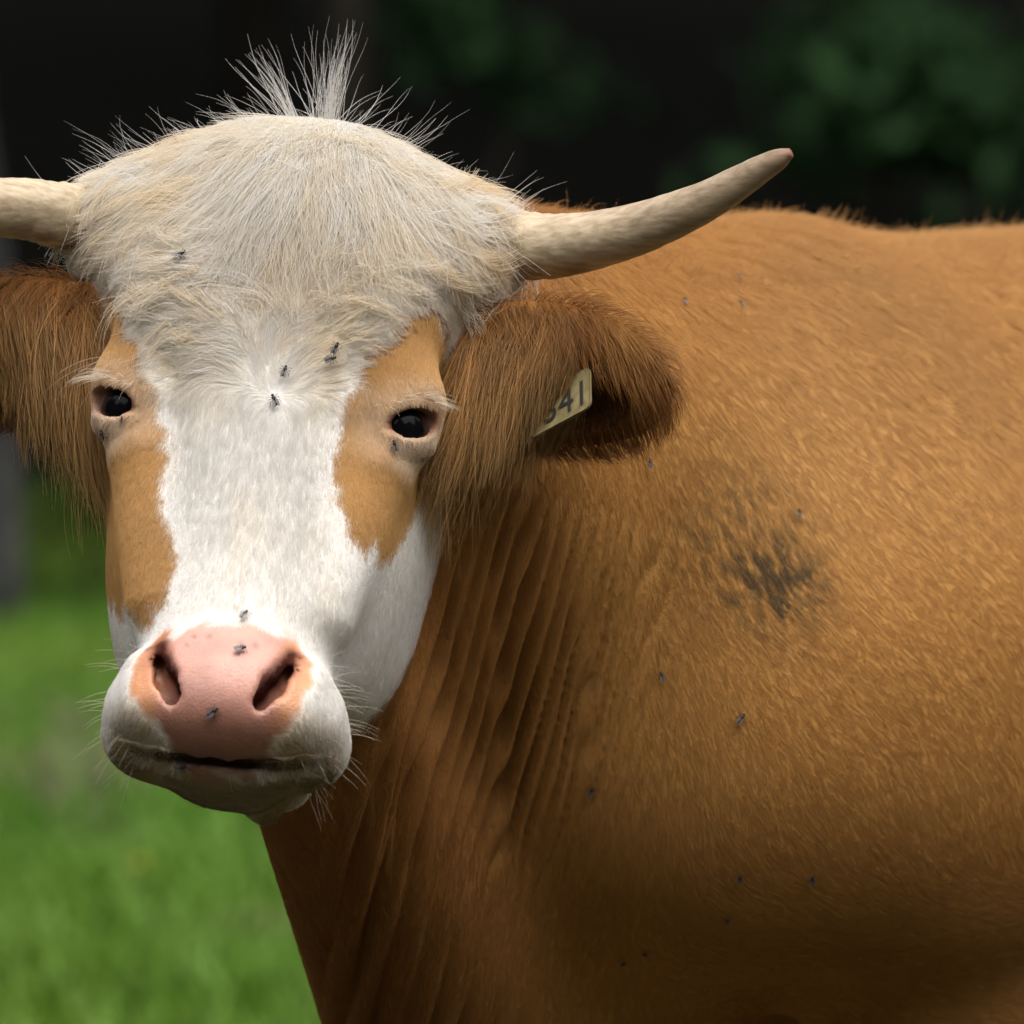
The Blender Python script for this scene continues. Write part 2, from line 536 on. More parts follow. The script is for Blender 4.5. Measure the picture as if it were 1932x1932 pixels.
gx = np.concatenate([np.linspace(-400, -30, 12), np.linspace(-25, 25, 101), np.linspace(30, 400, 12)])
gy = np.concatenate([np.linspace(-60, -8, 10), np.linspace(-7, 70, 155), np.linspace(75, 500, 18)])
GX, GY = np.meshgrid(gx, gy, indexing='ij')
GZ = ground_z(GX, GY)
gv = np.stack([GX, GY, GZ], -1).reshape(-1, 3)
ny = len(gy)
gi = (np.arange(len(gx) - 1)[:, None] * ny + np.arange(ny - 1)[None]).ravel()
gf = np.stack([gi, gi + ny, gi + ny + 1, gi + 1], -1)
gm, nt_, b_ = new_mat('meadow_soil')
tx = nt_.nodes.new('ShaderNodeTexCoord'); no = nt_.nodes.new('ShaderNodeTexNoise'); rp = nt_.nodes.new('ShaderNodeValToRGB')
no.inputs['Scale'].default_value = 1.3; no.inputs['Detail'].default_value = 8
rp.color_ramp.elements[0].position, rp.color_ramp.elements[0].color = .35, (.040, .095, .012, 1)
rp.color_ramp.elements[1].position, rp.color_ramp.elements[1].color = .68, (.080, .14, .022, 1)
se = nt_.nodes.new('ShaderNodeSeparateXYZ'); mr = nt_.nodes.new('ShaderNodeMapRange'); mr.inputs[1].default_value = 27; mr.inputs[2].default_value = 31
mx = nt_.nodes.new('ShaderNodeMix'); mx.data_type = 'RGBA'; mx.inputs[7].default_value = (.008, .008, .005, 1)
mr2 = nt_.nodes.new('ShaderNodeMapRange'); mr2.inputs[1].default_value = 3; mr2.inputs[2].default_value = 7          # trodden earth where the cow stands
mx2 = nt_.nodes.new('ShaderNodeMix'); mx2.data_type = 'RGBA'; mx2.inputs[6].default_value = (.050, .045, .026, 1)
nt_.links.new(tx.outputs['Object'], no.inputs['Vector']); nt_.links.new(no.outputs['Fac'], rp.inputs[0])
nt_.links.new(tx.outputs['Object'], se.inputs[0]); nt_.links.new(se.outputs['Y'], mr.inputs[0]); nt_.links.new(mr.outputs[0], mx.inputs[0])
nt_.links.new(se.outputs['Y'], mr2.inputs[0]); nt_.links.new(mr2.outputs[0], mx2.inputs[0]); nt_.links.new(rp.outputs[0], mx2.inputs[7]); nt_.links.new(mx2.outputs[2], mx.inputs[6]); nt_.links.new(mx.outputs[2], b_.inputs['Base Color'])
b_.inputs['Roughness'].default_value = .9; b_.inputs['Specular IOR Level'].default_value = .1
tag(mesh_ob('ground', gv, gf, gm), kind='structure')

# grass blades: a strip of meadow wider than the view
n = 200000
yy = rng.uniform(6, 30, n); far_ = rng.random(n) < .16; yy = np.where(far_, 28 + 7 * rng.random(n) ** 1.7, yy); half = 1.2 + .095 * (yy + 6)
xx = rng.uniform(-1, 1, n) * half - .3
base = np.stack([xx, yy, ground_z(xx, yy)], -1)
patch_n = vnoise(np.stack([xx, yy, 0 * xx], -1), 1.4, 81); p2 = vnoise(np.stack([xx, yy, 0 * xx], -1), .5, 82)
h = (.06 + .09 * patch_n) * rng.uniform(.6, 1.3, n)
wd = rng.uniform(.005, .012, n)
a = rng.uniform(0, 6.28, n); sd = np.stack([np.cos(a), np.sin(a), 0 * a], -1); ln = np.stack([-np.sin(a), np.cos(a), 0 * a], -1) * rng.normal(0, .45, n)[:, None]
b1 = base + (ln * .35 + [0, 0, .6]) * h[:, None]; b2 = base + (ln + [0, 0, 1.0]) * h[:, None]
V_ = np.stack([base - sd * wd[:, None], base + sd * wd[:, None], b1 + sd * wd[:, None] * .7, b1 - sd * wd[:, None] * .7, b2], 1).reshape(-1, 3)
i0 = np.arange(n) * 5
F_ = np.concatenate([np.stack([i0, i0 + 1, i0 + 2], -1), np.stack([i0, i0 + 2, i0 + 3], -1), np.stack([i0 + 3, i0 + 2, i0 + 4], -1)])
gc = np.array([.056, .165, .008])[None] * (1 - p2[:, None]) + np.array([.120, .205, .014])[None] * p2[:, None]
dry = .6 * sstep(.70, .82, vnoise(np.stack([xx, yy, 0 * xx], -1), 1.9, 83))[:, None]
gc = gc * (1 - .6 * dry) + np.array([.17, .15, .075]) * .6 * dry
gc = gc * rng.uniform(.92, 1.08, (n, 1))
grass_m = attr_mat('grass', 'blade', rough=.55, spec=.3)
gr = mesh_ob('grass', V_, F_, grass_m, smooth=False)
color_attr(gr.data, 'blade', np.repeat(gc, 5, 0))
tag(gr, 'lush green meadow grass stretching behind the cow', 'grass', kind='stuff')

# flowers in the grass
yel = plain('yellow_petal', (.62, .50, .03), .6); pur = plain('mauve_seedhead', (.20, .13, .13), .8); stem_m = plain('flower_stem', (.06, .13, .025), .7)
def flower(px, py, kind):
    dist = CAM_Z / (PITCH + (py - 966) * FRAME / 1932 / 6) - 6
    x = (px - 966) * FRAME / 1932 * (dist + 6) / 6
    g0 = np.array([x, dist, ground_z(np.array(x), np.array(dist))])
    hh = .26
    e = bpy.data.objects.new('meadow_flower' if kind == 'y' else 'seeding_dock', None); e.location = g0; link(e); e.empty_display_size = .05
    sv, sf_ = tube([g0, g0 + [.01, 0, hh * .5], g0 + [.0, 0, hh]], [.004, .003, .002], 6); mesh_ob('stem', sv, sf_, stem_m, e)
    g = np.random.default_rng(int(px))
    if kind == 'y':
        V2, F2 = [], []
        for k in range(9):
            t = 6.283 * k / 9; d = np.array([math.cos(t), math.sin(t), .35]); s_ = np.array([-math.sin(t), math.cos(t), 0]); c = g0 + [0, 0, hh]
            V2 += [c, c + d * .014 + s_ * .008, c + d * .026, c + d * .014 - s_ * .008]; F2.append([4 * k, 4 * k + 1, 4 * k + 2, 4 * k + 3])
        mesh_ob('petals', V2, F2, yel, e)
        tag(e, 'small yellow wildflower in the blurred grass left of the dewlap', 'flower')
    else:
        c = g0 + [0, 0, hh * .9] + g.normal(0, 1, (240, 3)) * [.085, .085, .075]
        v2, f2 = leaf_cloud(c, .016, int(px)); mesh_ob('seed_heads', v2, f2, pur, e, smooth=False)['kind'] = 'stuff'
        tag(e, 'brownish mauve clump of seed heads in the blurred grass', 'plant')
flower(262, 1880, 'y'); flower(150, 1600, 's')

bark_m = plain('bark', (.035, .030, .024), .9, .1, noise=(6, (.02, .017, .014)))
grey_m = plain('grey_bark', (.065, .065, .068), .85, .2, noise=(9, (.04, .04, .04)))
leaf_m = plain('dark_leaf', (.030, .052, .016), .8, .1, noise=(.8, (.018, .034, .012)))
leaf_m2 = plain('green_leaf', (.022, .055, .020), .8, .05, noise=(.8, (.015, .036, .014)))
def tree(x, y, ht, rad, low, nl, seed, label, leaf=None, trunk=.16, bark=None, name='tree', lean=0.0):
    g = np.random.default_rng(seed)
    z = float(ground_z(np.array(x), np.array(y)))
    e = bpy.data.objects.new(name, None); e.location = (x, y, z); link(e); e.empty_display_size = .5
    base = np.array([x, y, z - .1])
    pts = spline([base, base + [lean * ht * .3 + g.normal(0, .1), g.normal(0, .1), ht * .35], base + [lean * ht * .6 + g.normal(0, .2), g.normal(0, .2), ht * .7], base + [lean * ht * .9, 0, ht * .95]], 12)
    tv, tf = tube(pts, np.linspace(trunk, trunk * .25, 12), 9)
    Vl, Fl = [tv], [list(f) for f in tf]; off = len(tv)
    cl = []
    nb = 26
    for k in range(nb):
        f = low + (1 - low) * (k + g.random()) / nb
        p0 = pts[min(11, int(f * 11))]
        a = g.uniform(0, 6.28); ln_ = rad * (1.1 - .75 * max(0, f - low) / (1 - low)) * g.uniform(.6, 1.1)
        p1 = p0 + np.array([math.cos(a), math.sin(a), g.uniform(-.15, .35)]) * ln_
        bvv, bff = tube([p0, (p0 + p1) / 2 + [0, 0, .1], p1], [trunk * .3, trunk * .2, trunk * .08], 5)
        Vl.append(bvv); Fl += [[i + off for i in f_] for f_ in bff]; off += len(bvv)
        for s in (.35, .6, .8, 1.0): cl.append((p0 + (p1 - p0) * s, ln_ * .34))
    mesh_ob('trunk', np.concatenate(Vl), Fl, bark or bark_m, e)
    cc = np.array([c for c, r_ in cl]); cr_ = np.array([r_ for c, r_ in cl])
    i = g.integers(0, len(cc), nl)
    C = cc[i] + g.normal(0, 1, (nl, 3)) * cr_[i][:, None] * [1, 1, .6]
    C[:, 2] = np.maximum(C[:, 2], ground_z(C[:, 0], C[:, 1]) + .2)
    v2, f2 = leaf_cloud(C, .13, seed + 1)
    mesh_ob('crown', v2, f2, leaf or leaf_m, e, smooth=False)
    tag(e, label, 'tree', 'trees of the dark wood behind the meadow')
    return e
g = np.random.default_rng(5)
k = 0
for row, (y0, nrow, w_) in enumerate(((33.6, 7, 3.2), (39, 6, 3.0), (46, 5, 3.2), (54, 5, 3.8))):
    for j in range(nrow):
        x = (j - (nrow - 1) / 2) * w_ + g.normal(0, .5); y = y0 + g.normal(0, .8)
        lab = ['tall dark tree of the wood edge right behind the meadow', 'dark leafy tree in the second row of the wood', 'shaded tree deep inside the dark wood', 'shaded tree deep inside the dark wood'][row]
        tree(x, y, g.uniform(10, 14), g.uniform(3.4, 4.4), (.50, .36, .2, .16)[row], 8000 if row < 2 else 5200, 900 + k, lab, trunk=g.uniform(.13, .22)); k += 1
tree(-2.35, 30.2, 4.6, .5, .75, 500, 777, 'slim grey trunk at the edge of the meadow below the drooping ear', bark=grey_m, trunk=.085, name='grey_sapling', lean=.03)
# leafy boughs that catch some light
for (px, py, Y, r_, sd_) in ((1500, 165, 32.0, .55, 1), (1640, 225, 32.6, .45, 2), (1380, 140, 32.5, .40, 3), (560, 80, 33, .22, 4)):
    c = at(px, py, Y)
    e = tree(c[0] + .6, Y + .5, c[2] + .5, r_ * 1.6, .80, 500, 950 + sd_, 'slender young tree with fresh green leaves before the dark wood', leaf=leaf_m2, trunk=.045, name='young_tree')
    e['group'] = 'young trees before the wood'
    if sd_ == 4: e['label'] = 'small young tree with green leaves in the wood behind the upright white tuft'
    else: e['label'] = 'young tree with dim green leaves in the wood beyond the long horn tip'
# unseen leaf ring added behind and beside the camera to block low sky
g = np.random.default_rng(77)
n = 32000
a = g.uniform(R(-228), R(48), n); rr_ = g.uniform(19, 26, n) + 4 * np.sin(a * 5)
hh = 15 * g.random(n) ** .8 * (.8 + .2 * np.sin(a * 11))
C = np.stack([rr_ * np.cos(a), rr_ * np.sin(a) + 2, hh + .2], -1)
v2, f2 = leaf_cloud(C, .75, 78)
v2[:, 2] = np.maximum(v2[:, 2], .02)
tag(mesh_ob('sky_blocking_leaves', v2, f2, leaf_m, smooth=False), 'unseen ring of dark leaves added round the meadow to block low sky', 'wood', kind='stuff')
print('background', time.time() - T0)
NH = 600000
# ------------------------------------------------------------------ cow
cow = bpy.data.objects.new('cow', None)
cow.empty_display_size = .2
cow.location = tuple(bp(-.6, 0, 0))
link(cow)
tag(cow, 'horned brown and white cow turning its head, ear tag in one ear', 'cow')

V, Q = surface_nets()
V = project(V, 2)

def quad_normals(V, Q):
    n = np.cross(V[Q[:, 2]] - V[Q[:, 0]], V[Q[:, 3]] - V[Q[:, 1]])
    return n
def vert_normals(V, Q):
    fn = quad_normals(V, Q)
    N = np.zeros_like(V)
    for k in range(4):
        for a in range(3):
            N[:, a] += np.bincount(Q[:, k], fn[:, a], len(V))
    return N / (np.linalg.norm(N, axis=1)[:, None] + 1e-12)

def fold_mask(P):
    x, y, z = P.T
    return sstep(-.115, -.07, x) * (1 - sstep(.06, .15, x + .10 * (1.12 - z))) * sstep(.84, .98, z) * (1 - sstep(1.13, 1.20, z)) * (y < .6)

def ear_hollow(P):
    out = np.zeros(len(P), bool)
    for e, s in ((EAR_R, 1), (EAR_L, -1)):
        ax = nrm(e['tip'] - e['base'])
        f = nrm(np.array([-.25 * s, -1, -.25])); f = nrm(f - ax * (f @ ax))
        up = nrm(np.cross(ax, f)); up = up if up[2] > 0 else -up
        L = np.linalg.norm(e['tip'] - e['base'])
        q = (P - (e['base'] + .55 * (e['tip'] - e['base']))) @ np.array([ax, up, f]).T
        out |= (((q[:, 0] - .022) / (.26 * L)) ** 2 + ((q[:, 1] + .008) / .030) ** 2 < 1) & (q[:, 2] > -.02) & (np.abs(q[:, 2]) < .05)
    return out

def folds(P):
    """depth of the skin folds of neck and dewlap"""
    x, y, z = P[:, 0], P[:, 1], P[:, 2]
    wob = .8 * (vnoise(P * [1, 0, .15], 20, 3) - .5) + .6 * (vnoise(P * [1, 0, .10], 60, 4) - .5)
    s = x + .26 * (1.17 - z) + .016 * wob
    m = fold_mask(P)
    amp = .0165 * (.30 + .70 * sstep(.25, .75, vnoise(P * [1, 0, .22], 34, 5))) * (1 - .92 * sstep(.018, .058, x))
    ph = s / .0138 + .8 * (vnoise(P * [1, 0, .12], 30, 17) - .5)
    cr = np.sqrt(np.sin(math.pi * ph) ** 2 + .02) - .06
    d = -amp * (1 - cr) * m * 1.5 + .004 * cr * m
    # long folds down the dewlap
    s3 = x - .30 * (z - .85) + .010 * (vnoise(P * [1, 0, .3], 14, 6) - .5)
    m3 = sstep(-.165, -.12, x) * (1 - sstep(-.05, .0, x)) * (1 - sstep(.95, 1.0, z)) * (y < .5)
    d += -.016 * (1 - np.abs(np.sin(math.pi * (s3 / .026 + 1.2 * vnoise(P * [1, 0, .15], 18, 18)))) ** .6) * m3 * (.2 + 1.2 * vnoise(P * [1, 0, .2], 25, 8))
    # faint unevenness of muscle under the skin
    d += .006 * (vnoise(P, 9, 2) - .5) * sstep(.0, .08, x)
    return d

head_q = to_head(V)
dist_head = np.full(len(V), 1.0)
near = np.all(np.abs(head_q - [0, -.1, 0]) < [.26, .25, .40], axis=-1)
dist_head[near] = sdf_head(head_q[near])
N = vert_normals(V, Q)
V = V + N * (folds(V) * sstep(.004, .03, dist_head))[:, None]
N = vert_normals(V, Q)

PATCH_L = [(.898, .099), (1.036, .091), (1.209, .078), (1.40, .070), (1.75, .04), (1.75, .004), (1.529, -.021), (1.347, -.06), (1.101, -.104), (.95, -.112),
           (.86, -.100), (.813, -.117), (.70, -.110), (.608, -.081), (.543, -.047), (.526, -.016), (.58, .009), (.619, .034), (.713, .069)]
PATCH_R = [(-1.05, .112), (-.80, .056), (-.715, .026), (-.677, 0), (-.663, -.024), (-.60, -.061), (-.61, -.088), (-.49, -.125), (-.44, -.153), (-.48, -.171),
           (-.60, -.186), (-.72, -.19), (-.80, -.175), (-.95, -.160), (-1.3, -.150), (-1.7, -.12), (-1.85, -.03), (-1.75, .03), (-1.55, .07), (-1.25, .10)]
NOSE = [(a * .84, b) for a, b in [(-.50, -.203), (-.36, -.211), (-.204, -.203), (.024, -.199), (.225, -.200), (.35, -.208), (.52, -.203), (.62, -.214), (.63, -.240), (.57, -.266), (.49, -.281), (.42, -.305), (.30, -.312),
        (.034, -.312), (-.227, -.312), (-.36, -.303), (-.42, -.287), (-.52, -.274), (-.60, -.262), (-.63, -.238), (-.60, -.212)]]

WHITE = np.array([.89, .885, .86]); CREAM = np.array([.89, .825, .70]); TAN = np.array([.41, .232, .083])
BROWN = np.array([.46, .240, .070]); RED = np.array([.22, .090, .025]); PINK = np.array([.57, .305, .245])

def regions(P):
    """per point: head coordinates and soft masks of the coat"""
    q = to_head(P)
    u, v, w = q.T
    th = np.arctan2(u, v + .12)
    nz = vnoise(P, 90, 11) - .5 + .6 * (vnoise(P, 260, 12) - .5)
    dh = np.full(len(P), 1.0)
    nr = np.all(np.abs(q - [0, -.1, 0]) < [.26, .25, .40], axis=-1)
    if nr.any(): dh[nr] = sdf_head(q[nr])
    ear = np.full(len(P), 1.0)
    for e, s in ((EAR_R, 1), (EAR_L, -1)):
        n2 = np.linalg.norm(P - e['mid'], axis=-1) < .26
        if n2.any(): ear[n2] = np.minimum(ear[n2], sdf_ear(P[n2], e, s))
    # head versus neck: white up to a line behind the jaw, the poll and the horn bosses
    back = np.interp(w, [-.35, -.20, -.10, 0, .04, .075, .12, .26], [-.17, -.175, -.185, -.16, -.100, -.085, -.125, -.135])
    head = (1 - sstep(.004, .018, dh)) * sstep(-.012, .012, v - back + .012 * nz)
    head *= 1 - sstep(0, .008, .010 - ear - .3 * np.clip(.115 - np.abs(u), 0, 1))
    sd = np.minimum(in_poly(th, w * 5, [(a, b * 5) for a, b in PATCH_L]), in_poly(th, w * 5, [(a, b * 5) for a, b in PATCH_R]))
    patch = head * (1 - sstep(-.02, .02, sd + .09 * nz))
    nose = head * (1 - sstep(-.03, .03, in_poly(th, w * 5, [(a, b * 5) for a, b in NOSE]) + .05 * nz)) * (v > -.045)
    qe = np.abs(u)[:, None] * [1, 0, 0] + q * [0, 1, 1]
    eyed = np.linalg.norm((qe - (EYE_C + EYE_G * .018)) @ EYE_M.T / [1.5, 1, 1], axis=1)
    return dict(q=q, u=u, v=v, w=w, th=th, head=head, patch=patch, nose=nose, ear=(ear < .012) & (dh > .008), eyed=eyed, dh=dh, sdp=sd, nos=np.min([cone(np.stack([np.abs(u), v, w], -1), NOSTRIL[i] - [0, .010, 0], NOSTRIL[i + 1] - [0, .010, 0], NOSTRIL_R[i] + .004, NOSTRIL_R[i + 1] + .004) for i in range(4)], axis=0))

def coat(P, r):
    x, y, z = P.T
    u, v, w, q = r['u'], r['v'], r['w'], r['q']
    h = r['head'][:, None]; p = r['patch'][:, None]; n = r['nose'][:, None]
    # body: golden brown, redder on neck and ears; neck darkened to imitate shade
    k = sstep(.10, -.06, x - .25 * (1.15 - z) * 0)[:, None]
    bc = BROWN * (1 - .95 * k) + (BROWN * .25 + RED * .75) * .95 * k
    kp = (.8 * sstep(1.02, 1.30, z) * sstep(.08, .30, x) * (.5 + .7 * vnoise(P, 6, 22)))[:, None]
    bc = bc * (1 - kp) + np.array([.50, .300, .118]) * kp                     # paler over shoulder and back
    bc = bc * (.90 + .22 * vnoise(P * [1, 1, .5], 7, 21))[:, None]
    c = bc
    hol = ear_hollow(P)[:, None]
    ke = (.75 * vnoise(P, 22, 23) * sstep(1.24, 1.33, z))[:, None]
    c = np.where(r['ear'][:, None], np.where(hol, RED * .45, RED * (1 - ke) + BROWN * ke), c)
    # mud on the shoulder
    mc = MUD_C
    dx, dz = (x - mc[0]) / .075, (z - mc[2]) / .085
    al_, ac_ = .50 * x - .87 * z, .87 * x + .50 * z                       # along and across the coat
    st = np.stack([al_ * 95, ac_ * 300, 0 * x], -1)
    n1, n2 = vnoise(st, 1.0, 31), vnoise(st * [1.3, 1.2, 1], 1.0, 33)
    mud = sstep(1.2, .3, np.hypot(dx + .3 * dz, dz)) * sstep(.45, .64, .75 * n1 + .25 * vnoise(P, 60, 32)) * dh_far(r)
    core = sstep(1.0, .3, np.hypot((x - mc[0] - .020 + .3 * (z - mc[2])) / .048, (z - mc[2] + .022) / .050)) * sstep(.38, .58, n2) * dh_far(r)
    mud = np.clip(.70 * mud + .90 * core, 0, .92)[:, None]
    c = c * (1 - mud) + np.array([.070, .054, .033]) * mud
    # face
    cream = sstep(-.02, .05, w) * (.25 + .8 * sstep(.35, .75, vnoise(q * [1, 1, .5], 28, 41)))
    cream = np.clip(.65 * cream + .20 * sstep(.45, .8, vnoise(q * [1, 1, .4], 45, 43)) * sstep(-.26, -.12, w), 0, 1)[:, None]
    wc = WHITE * (1 - cream) + CREAM * cream
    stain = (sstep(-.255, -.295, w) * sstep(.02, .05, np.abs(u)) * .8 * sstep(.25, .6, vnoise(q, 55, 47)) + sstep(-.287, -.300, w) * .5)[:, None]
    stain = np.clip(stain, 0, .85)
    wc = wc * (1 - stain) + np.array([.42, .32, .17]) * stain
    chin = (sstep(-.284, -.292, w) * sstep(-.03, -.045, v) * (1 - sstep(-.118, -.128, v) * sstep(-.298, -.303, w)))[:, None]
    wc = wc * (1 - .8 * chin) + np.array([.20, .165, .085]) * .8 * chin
    pale = np.clip(sstep(.045, .020, r['eyed']), 0, 1)[:, None]
    pc = TAN * (1 - .6 * pale) + np.array([.70, .54, .38]) * .6 * pale
    pc = pc * (.85 + .3 * vnoise(q * [1, 1, .5], 30, 44))[:, None]
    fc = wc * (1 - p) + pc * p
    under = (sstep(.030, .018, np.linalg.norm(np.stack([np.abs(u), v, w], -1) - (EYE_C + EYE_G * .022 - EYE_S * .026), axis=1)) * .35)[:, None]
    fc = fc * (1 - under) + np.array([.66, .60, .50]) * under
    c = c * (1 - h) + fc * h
    return c

def dh_far(r): return (r['dh'] > .05).astype(float)
MUD_C = at(1418, 1050, .34)

reg = regions(V)
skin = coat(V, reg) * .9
# bare skin: nose leather, lids, nostrils, mouth
pn = reg['nose'][:, None]
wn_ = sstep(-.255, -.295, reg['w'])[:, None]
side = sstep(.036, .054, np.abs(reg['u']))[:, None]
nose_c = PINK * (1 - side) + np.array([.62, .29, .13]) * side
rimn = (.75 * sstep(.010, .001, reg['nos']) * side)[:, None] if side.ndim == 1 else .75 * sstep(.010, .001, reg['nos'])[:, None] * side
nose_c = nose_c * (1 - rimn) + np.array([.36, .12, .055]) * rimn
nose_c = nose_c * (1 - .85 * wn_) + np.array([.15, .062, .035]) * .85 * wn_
nose_c = nose_c * (.78 + .26 * vnoise(V, 60, 52) + .18 * vnoise(V, 210, 53))[:, None]
spots = (sstep(.60, .72, vnoise(V, 170, 51)) * sstep(-.232, -.222, reg['w']) * (1 - sstep(-.216, -.210, reg['w'])) * .65)[:, None]
nose_c = nose_c * (1 - spots) + np.array([.22, .12, .09]) * spots
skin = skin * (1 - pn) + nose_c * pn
qs_ = np.stack([np.abs(reg['u']), reg['v'], reg['w']], -1)
dn_ = reg['nos']
ins = sstep(.003, -.003, dn_)[:, None]
skin = skin * (1 - ins) + np.array([.05, .014, .010]) * ins
lidm = .85 * sstep(.0185, .0145, reg['eyed'])[:, None] * sstep(.0, .01, np.linalg.norm(qs_ - EYE_C, axis=1) - .0)[:, None]
skin = skin * (1 - lidm) + np.array([.25, .105, .070]) * lidm
dm_ = np.min([cone(reg['q'], MOUTH[i], MOUTH[i + 1], .007, .007) for i in range(8)], axis=0)
mo = sstep(.003, -.002, dm_)[:, None]
skin = skin * (1 - mo) + np.array([.045, .022, .015]) * mo

skin_mat = attr_mat('hide', 'coat', rough=.33, spec=.5, sss=.2, bump=(520, .0005))
_nt = skin_mat.node_tree; _w = _nt.nodes.new('ShaderNodeAttribute'); _w.attribute_name = 'wet'
for _sock, _a, _b in (('Roughness', .85, .33), ('Specular IOR Level', .05, .5)):
    _m = _nt.nodes.new('ShaderNodeMapRange'); _m.inputs[3].default_value, _m.inputs[4].default_value = _a, _b
    _nt.links.new(_w.outputs['Fac'], _m.inputs[0]); _nt.links.new(_m.outputs[0], _nt.nodes['Principled BSDF'].inputs[_sock])
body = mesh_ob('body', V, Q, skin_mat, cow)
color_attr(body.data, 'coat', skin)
_wa = body.data.attributes.new('wet', 'FLOAT', 'POINT'); _wa.data.foreach_set('value', np.clip(reg['nose'] + mo[:, 0], 0, 1) * (1 - ins[:, 0]).astype(np.float32))
print('body', len(V), len(Q), time.time() - T0)

# ---- fur
hair_mat, nt_, b_ = new_mat('fur')
a_ = nt_.nodes.new('ShaderNodeAttribute'); a_.attribute_name = 'coat'
nt_.nodes.remove(b_)
hb = nt_.nodes.new('ShaderNodeBsdfPrincipled')
hb.inputs['Roughness'].default_value = .5
hb.inputs['Specular IOR Level'].default_value = .22
nt_.links.new(a_.outputs['Color'], hb.inputs['Base Color'])
tr = nt_.nodes.new('ShaderNodeBsdfTranslucent'); ms = nt_.nodes.new('ShaderNodeMixShader'); mrg = nt_.nodes.new('ShaderNodeMapRange')
bw = nt_.nodes.new('ShaderNodeRGBToBW')
mrg.inputs[1].default_value, mrg.inputs[2].default_value, mrg.inputs[3].default_value, mrg.inputs[4].default_value = .30, .85, .05, .72    # pale hair lets light through
nt_.links.new(a_.outputs['Color'], tr.inputs['Color']); nt_.links.new(a_.outputs['Color'], bw.inputs[0]); nt_.links.new(bw.outputs[0], mrg.inputs[0])
nt_.links.new(mrg.outputs[0], ms.inputs[0]); nt_.links.new(hb.outputs[0], ms.inputs[1]); nt_.links.new(tr.outputs[0], ms.inputs[2])
nt_.links.new(ms.outputs[0], nt_.nodes['Material Output'].inputs['Surface'])

TRI = np.concatenate([Q[:, [0, 1, 2]], Q[:, [0, 2, 3]]])
tc_ = V[TRI].mean(1)
tn_ = np.cross(V[TRI[:, 1]] - V[TRI[:, 0]], V[TRI[:, 2]] - V[TRI[:, 0]])
tarea = np.linalg.norm(tn_, axis=1) / 2
tn_ /= 2 * tarea[:, None] + 1e-15
to_cam = np.array([0, CAM_Y, CAM_Z]) - tc_; to_cam /= np.linalg.norm(to_cam, axis=1)[:, None]
facing = (tn_ * to_cam).sum(1)
sx = tc_[:, 0] * 6 / (tc_[:, 1] + 6) / FRAME                                   # how far out of view
sz = (tc_[:, 2] - (CAM_Z - PITCH * (tc_[:, 1] + 6))) * 6 / (tc_[:, 1] + 6) / FRAME
out = np.maximum(np.abs(sx), np.abs(sz))
vis = np.where(facing > -.25, 1.0, .25) * np.where(out < .58, 1.0, np.where(out < .8, .12, 0))
treg = regions(tc_)

def pick(weight, n):
    cs = np.cumsum(weight * tarea); tot = cs[-1]
    t = np.searchsorted(cs, rng.random(n) * tot)
    a, b = rng.random((2, n)); m = a + b > 1; a[m], b[m] = 1 - a[m], 1 - b[m]
    tri = TRI[t]
    bary = np.stack([1 - a - b, a, b], -1)
    P = (V[tri] * bary[..., None]).sum(1)
    Nn = (N[tri] * bary[..., None]).sum(1)
    return P, Nn / np.linalg.norm(Nn, axis=1)[:, None]

def tangent(D, Nn):
    D = D - (D * Nn).sum(1)[:, None] * Nn
    return D / (np.linalg.norm(D, axis=1)[:, None] + 1e-9)

def locks(P, c, seed):
    """jittered cells: lock centre and four random numbers per lock"""
    Pw = P + c * .9 * np.stack([vnoise(P, .9 / c, seed + i) - .5 for i in range(3)], -1)
    I = np.floor(Pw / c)
    cen = (I + .5) * c - (Pw - P)
    return cen, np.stack([hash01(I, seed + 10 + i) for i in range(4)], -1)

def groom(P, Nn, D, L, lift, K, wave, clump, cell, seed, freq=1.0, field=None):
    n = len(P)
    cen, rnd = locks(P, cell, seed)
    big, rb = locks(P, cell * 4.2, seed + 50)                                  # tufts made of several locks
    lift = lift * (1 + wave['big'] * 1.8 * (rb[:, 0] - .35))
    ang = (rb[:, 1] - .5) * .9 * wave['big'] + (rnd[:, 0] - .5) * .9 * wave['lock'] + rng.normal(0, wave['stray'], n)
    L = L * (.85 + .3 * rnd[:, 1]) * rng.uniform(.75, 1.15, n)
    lift = lift * rng.uniform(.6, 1.4, n)
    pull = cen - P
    pull = pull - (pull * Nn).sum(1)[:, None] * Nn
    amp, ph = wave['amp'] * np.ones(n), rnd[:, 2] * 6.283 + rng.normal(0, .35, n)
    C = np.empty((n, K, 3)); cur = P.copy()
    C[:, 0] = P - Nn * .0006
    tw = np.zeros(n)
    for k in range(1, K):
        t0, t1 = (k - 1) / (K - 1), k / (K - 1)
        if field is not None and k > 1: D = tangent(field(cur), Nn)
        a = ang + amp * 6 * np.cos(ph + 6.283 * freq * t1)
        B = np.cross(Nn, D)
        d = D * np.cos(a)[:, None] + B * np.sin(a)[:, None]
        cur = cur + d * (L / (K - 1) * (1 - .25 * lift))[:, None]
        up = L * lift * (t1 - .62 * t1 * t1)
        C[:, k] = cur + Nn * up[:, None] + pull * (clump * t1 ** 1.3)[:, None]
    return C, rnd

def finish(C, base, rnd, r0, jitter=.16, tipc=None, lockv=.20):
    n, K = C.shape[:2]
    t = np.linspace(0, 1, K)
    rad = r0 * (1 - .80 * t ** 1.6)[None] * rng.uniform(.75, 1.25, n)[:, None]
    g = (1 + lockv * (rnd[:, 3] - .5) + rng.normal(0, jitter * .5, n))[:, None, None]
    col = base[:, None] * g * np.ones((1, K, 1))
    if tipc is not None:
        k = (t ** 1.5)[None, :, None]
        col = col * (1 - k) + tipc[:, None] * k
    return np.clip(col, .003, .93), rad

